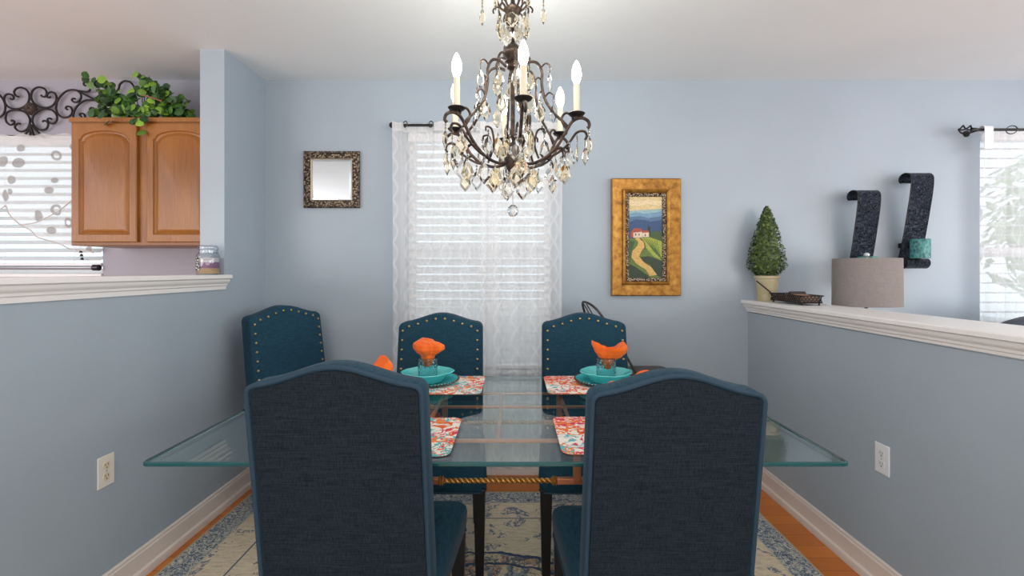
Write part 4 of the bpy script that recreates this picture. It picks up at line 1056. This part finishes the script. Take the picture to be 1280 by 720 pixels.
def chandelier():
    C = Vector((0.0, 1.73, 0)); t = thing('chandelier', 'bronze candle chandelier with six lit bulbs and hanging amber crystals', 'chandelier', (C.x, C.y, 0))
    BR = M['chandelier']
    MB().lathe([(.001, 1.592), (.006, 1.596), (.010, 1.61), (.022, 1.632), (.030, 1.65), (.030, 1.672), (.022, 1.678), (.022, 1.70), (.010, 1.71), (.008, 1.78), (.008, 1.99), (.022, 2.0), (.016, 2.015), (.030, 2.022), (.018, 2.034), (.034, 2.042), (.040, 2.055), (.030, 2.075), (.016, 2.085), (.012, 2.09), (.006, 2.10), (.006, 2.185), (.022, 2.195), (.034, 2.215), (.020, 2.225), (.008, 2.24), (.008, 2.36), (.001, 2.36)], (0, 0, 0), 24).build('central_column', BR, t, smooth=40)
    MB().lathe([(.001, 2.36), (.015, 2.365), (.06, 2.41), (.068, 2.4395), (.001, 2.4395)], (0, 0, 0), 28).build('ceiling_canopy', BR, t, smooth=40)
    MB().tube([(0, 0, 1.594), (0, 0, 1.50)], .001, 5).build('drop_wire', BR, t)
    MB().sphere((0, 0, 1.555), .006, 10, 6).sphere((0, 0, 1.57), .005, 10, 6).sphere((0, 0, 1.478), .020, 10, 7, sz=1.15).build('ball_crystal', M['crystal_clear'], t, smooth=20)
    variants = {}
    def hang(kind, r, z, a, rot=None):
        if kind not in variants:
            h, w, bd, mt = {k_: (v_[0]*1.32, v_[1]*1.5, v_[2], v_[3]) for k_, v_ in {'tip': (.050, .015, 3, 'crystal_amber'), 'mid': (.056, .030, 2, 'crystal_amber'), 'big': (.062, .038, 1, 'crystal_amber'), 'clear': (.058, .034, 2, 'crystal_clear'), 'slim': (.052, .019, 2, 'crystal_clear')}.items()}[kind]
            variants[kind] = crystal_mb(h, w, bd).build('crystal_pendant', [M[mt], M['iron']], t); o = variants[kind]
        else:
            o = variants[kind].copy(); COL.objects.link(o); o.parent = t
        o.location = (r*cos(a), r*sin(a), z); o.rotation_euler = (0, 0, rot if rot is not None else random.uniform(-.9, .9))
    random.seed(3)
    lights = []
    for k in range(6):
        a = radians(-90+8+60*k); ca, sa = cos(a), sin(a)
        R = lambda r, z, da=0: (r*cos(a+da), r*sin(a+da), z)
        arm = MB()
        arm.tube(spline([R(.018, 1.655), R(.07, 1.645), R(.125, 1.662), R(.17, 1.70), R(.20, 1.745), R(.225, 1.780), R(.255, 1.788), R(.278, 1.776), R(.284, 1.758), R(.276, 1.750)], 6), [.0062]*6+[.006]*38+[.005]*5+[.0055]*6 if False else .0058, 8)
        arm.tube(spline([R(.10, 1.653, .0), R(.15, 1.668, .05), R(.20, 1.700, .07), R(.235, 1.742, .06), R(.262, 1.745, .06), R(.272, 1.728, .06), R(.266, 1.716, .06)], 6), .0045, 7)
        arm.tube(spline([R(.205, 1.752), R(.185, 1.79), R(.20, 1.812), R(.222, 1.80), R(.226, 1.786)], 6), .0046, 7)
        arm.tube(spline([R(.165, 1.695), R(.185, 1.690), R(.20, 1.672), R(.196, 1.658)], 5), [.005]*8+[.0035]*8, 7)
        A = arm.build('arm', BR, t, smooth=60)
        rc = .239
        MB().tube([R(rc, 1.783), R(rc, 1.800)], .006, 8).build('socket_stem', BR, A)
        MB().lathe([(.001, 1.794), (.010, 1.795), (.025, 1.799), (.030, 1.805), (.028, 1.8065), (.010, 1.802), (.001, 1.802)], (rc*ca, rc*sa, 0), 20).build('drip_pan', M['iron'], A, smooth=40)
        MB().lathe([(.001, 1.802), (.0112, 1.802), (.0108, 1.84), (.0114, 1.87), (.0108, 1.906), (.001, 1.907)], (rc*ca, rc*sa, 0), 14).build('candle_sleeve', mat('ivory_sleeve', lin(214, 204, 180), .5) if k == 0 else bpy.data.materials['ivory_sleeve'], A, smooth=40)
        bl = MB().lathe([(.006, 1.904), (.009, 1.910), (.0155, 1.926), (.0172, 1.940), (.0160, 1.956), (.011, 1.972), (.0055, 1.984), (.001, 1.990)], (rc*ca, rc*sa, 0), 16).build('bulb', M['bulb'], A, smooth=60)
        # cage rib
        rb = MB()
        rb.tube(spline([R(.012, 2.045), R(.035, 2.062), R(.062, 2.052), R(.070, 2.02), R(.082, 1.985), R(.10, 1.97)], 6), .0045, 7) if False else None
        rb.tube(spline([R(.028, 2.04), R(.05, 2.045), R(.066, 2.022), R(.063, 2.0)], 5), [.0045]*12+[.003]*4, 7)
        rb.tube(spline([R(.03, 1.998), R(.060, 2.012), R(.092, 2.006), R(.112, 1.97), R(.112, 1.925), R(.124, 1.87), R(.155, 1.82), R(.188, 1.785), R(.205, 1.765)], 7), .0052, 8, flat=.8)
        rb.tube(spline([R(.108, 1.985), R(.125, 1.998), R(.140, 1.990), R(.142, 1.982)], 5), .0032, 6)
        rb.tube(spline([R(.122, 1.875), R(.138, 1.892), R(.155, 1.882), R(.155, 1.872)], 5), .0032, 6)
        rb.tube(spline([R(.10, 1.662), R(.085, 1.71), R(.095, 1.76), R(.118, 1.765), R(.120, 1.750)], 6), .0038, 6)
        rb.build('cage_rib', BR, t, smooth=60)
        hang('tip', .282, 1.756, a, a); hang('tip', .266, 1.722, a+.06, a+.5)
        hang('mid', .236, 1.735, a+.10, random.uniform(0, pi)); hang('clear', .222, 1.705, a-.10)
        hang('mid', .196, 1.655, a); hang('clear', .140, 1.655, a+.12)
        hang('big', .080, 1.640, a)
        if k % 2: hang('clear', .036, 1.615, a+.5)
        hang('slim', .142, 1.980, a); hang('mid', .064, 2.0, a); hang('slim', .155, 1.870, a)
        hang('mid', .10, 1.90, a+.5); hang('clear', .118, 1.752, a+.1); hang('big', .055, 1.76, a+.5)
        # upper tier
        ua = MB(); u = a+radians(20); U = lambda r, z: (r*cos(u), r*sin(u), z)
        ua.tube(spline([U(.014, 2.205), U(.045, 2.222), U(.065, 2.262), U(.090, 2.285), U(.112, 2.272), U(.113, 2.255)], 6), .0042, 7)
        ua.tube(spline([U(.040, 2.218), U(.060, 2.226), U(.072, 2.215), U(.070, 2.203)], 5), .0032, 6)
        ua.build('upper_arm', BR, t, smooth=60)
        hang('tip', .112, 2.256, u, u); hang('big', .056, 2.206, u+.5, u+.5+pi/2)
        L = bpy.data.lights.new('bulb_light', 'POINT'); L.energy = 1.9; L.color = (1, .93, .82); L.shadow_soft_size = .018
        lo = bpy.data.objects.new('bulb_light', L); COL.objects.link(lo); lo.location = (C.x+rc*ca, C.y+rc*sa, 2.02)
    for k in range(5):
        a = 2*pi*k/5+.3; hang('clear', .034, 2.165, a, a+pi/2)
chandelier()

# ------------------------------------------------------------------ outdoors
gr = MB().box(-14, 16, WY+.6, 22, -.35, -.30).build('ground', mat('brightened_ground', lin(205, 207, 204), .95)); gr['kind'] = 'structure'  # ground tone lightened to brighten the view through the blinds
def tree(x, y, h, label):
    random.seed(int(x*10)); t = thing('garden_tree', label, 'tree', (x, y, -.3)); lv = MB()
    for k in range(900):
        d = Vector((random.gauss(0, 1), random.gauss(0, 1), random.gauss(0, 1))).normalized()*random.uniform(.6, 1)
        leaf(lv, (d.x*h*.45, d.y*h*.4, h*.6+d.z*h*.42), (d.x, d.y-.5, d.z+.4), random.uniform(.10, .2), 'pt')
    lv.build('foliage', leaf_mat('garden_leaf', lin(130, 155, 115), lin(160, 180, 140), lin(185, 200, 165)), t)
    MB().tube([(0, 0, 0), (0, 0, h*.6)], [.14, .07], 8).build('trunk', mat('bark', lin(96, 80, 66), .9), t)
tree(9.6, 7.5, 4.0, 'leafy green tree outside the living room window')
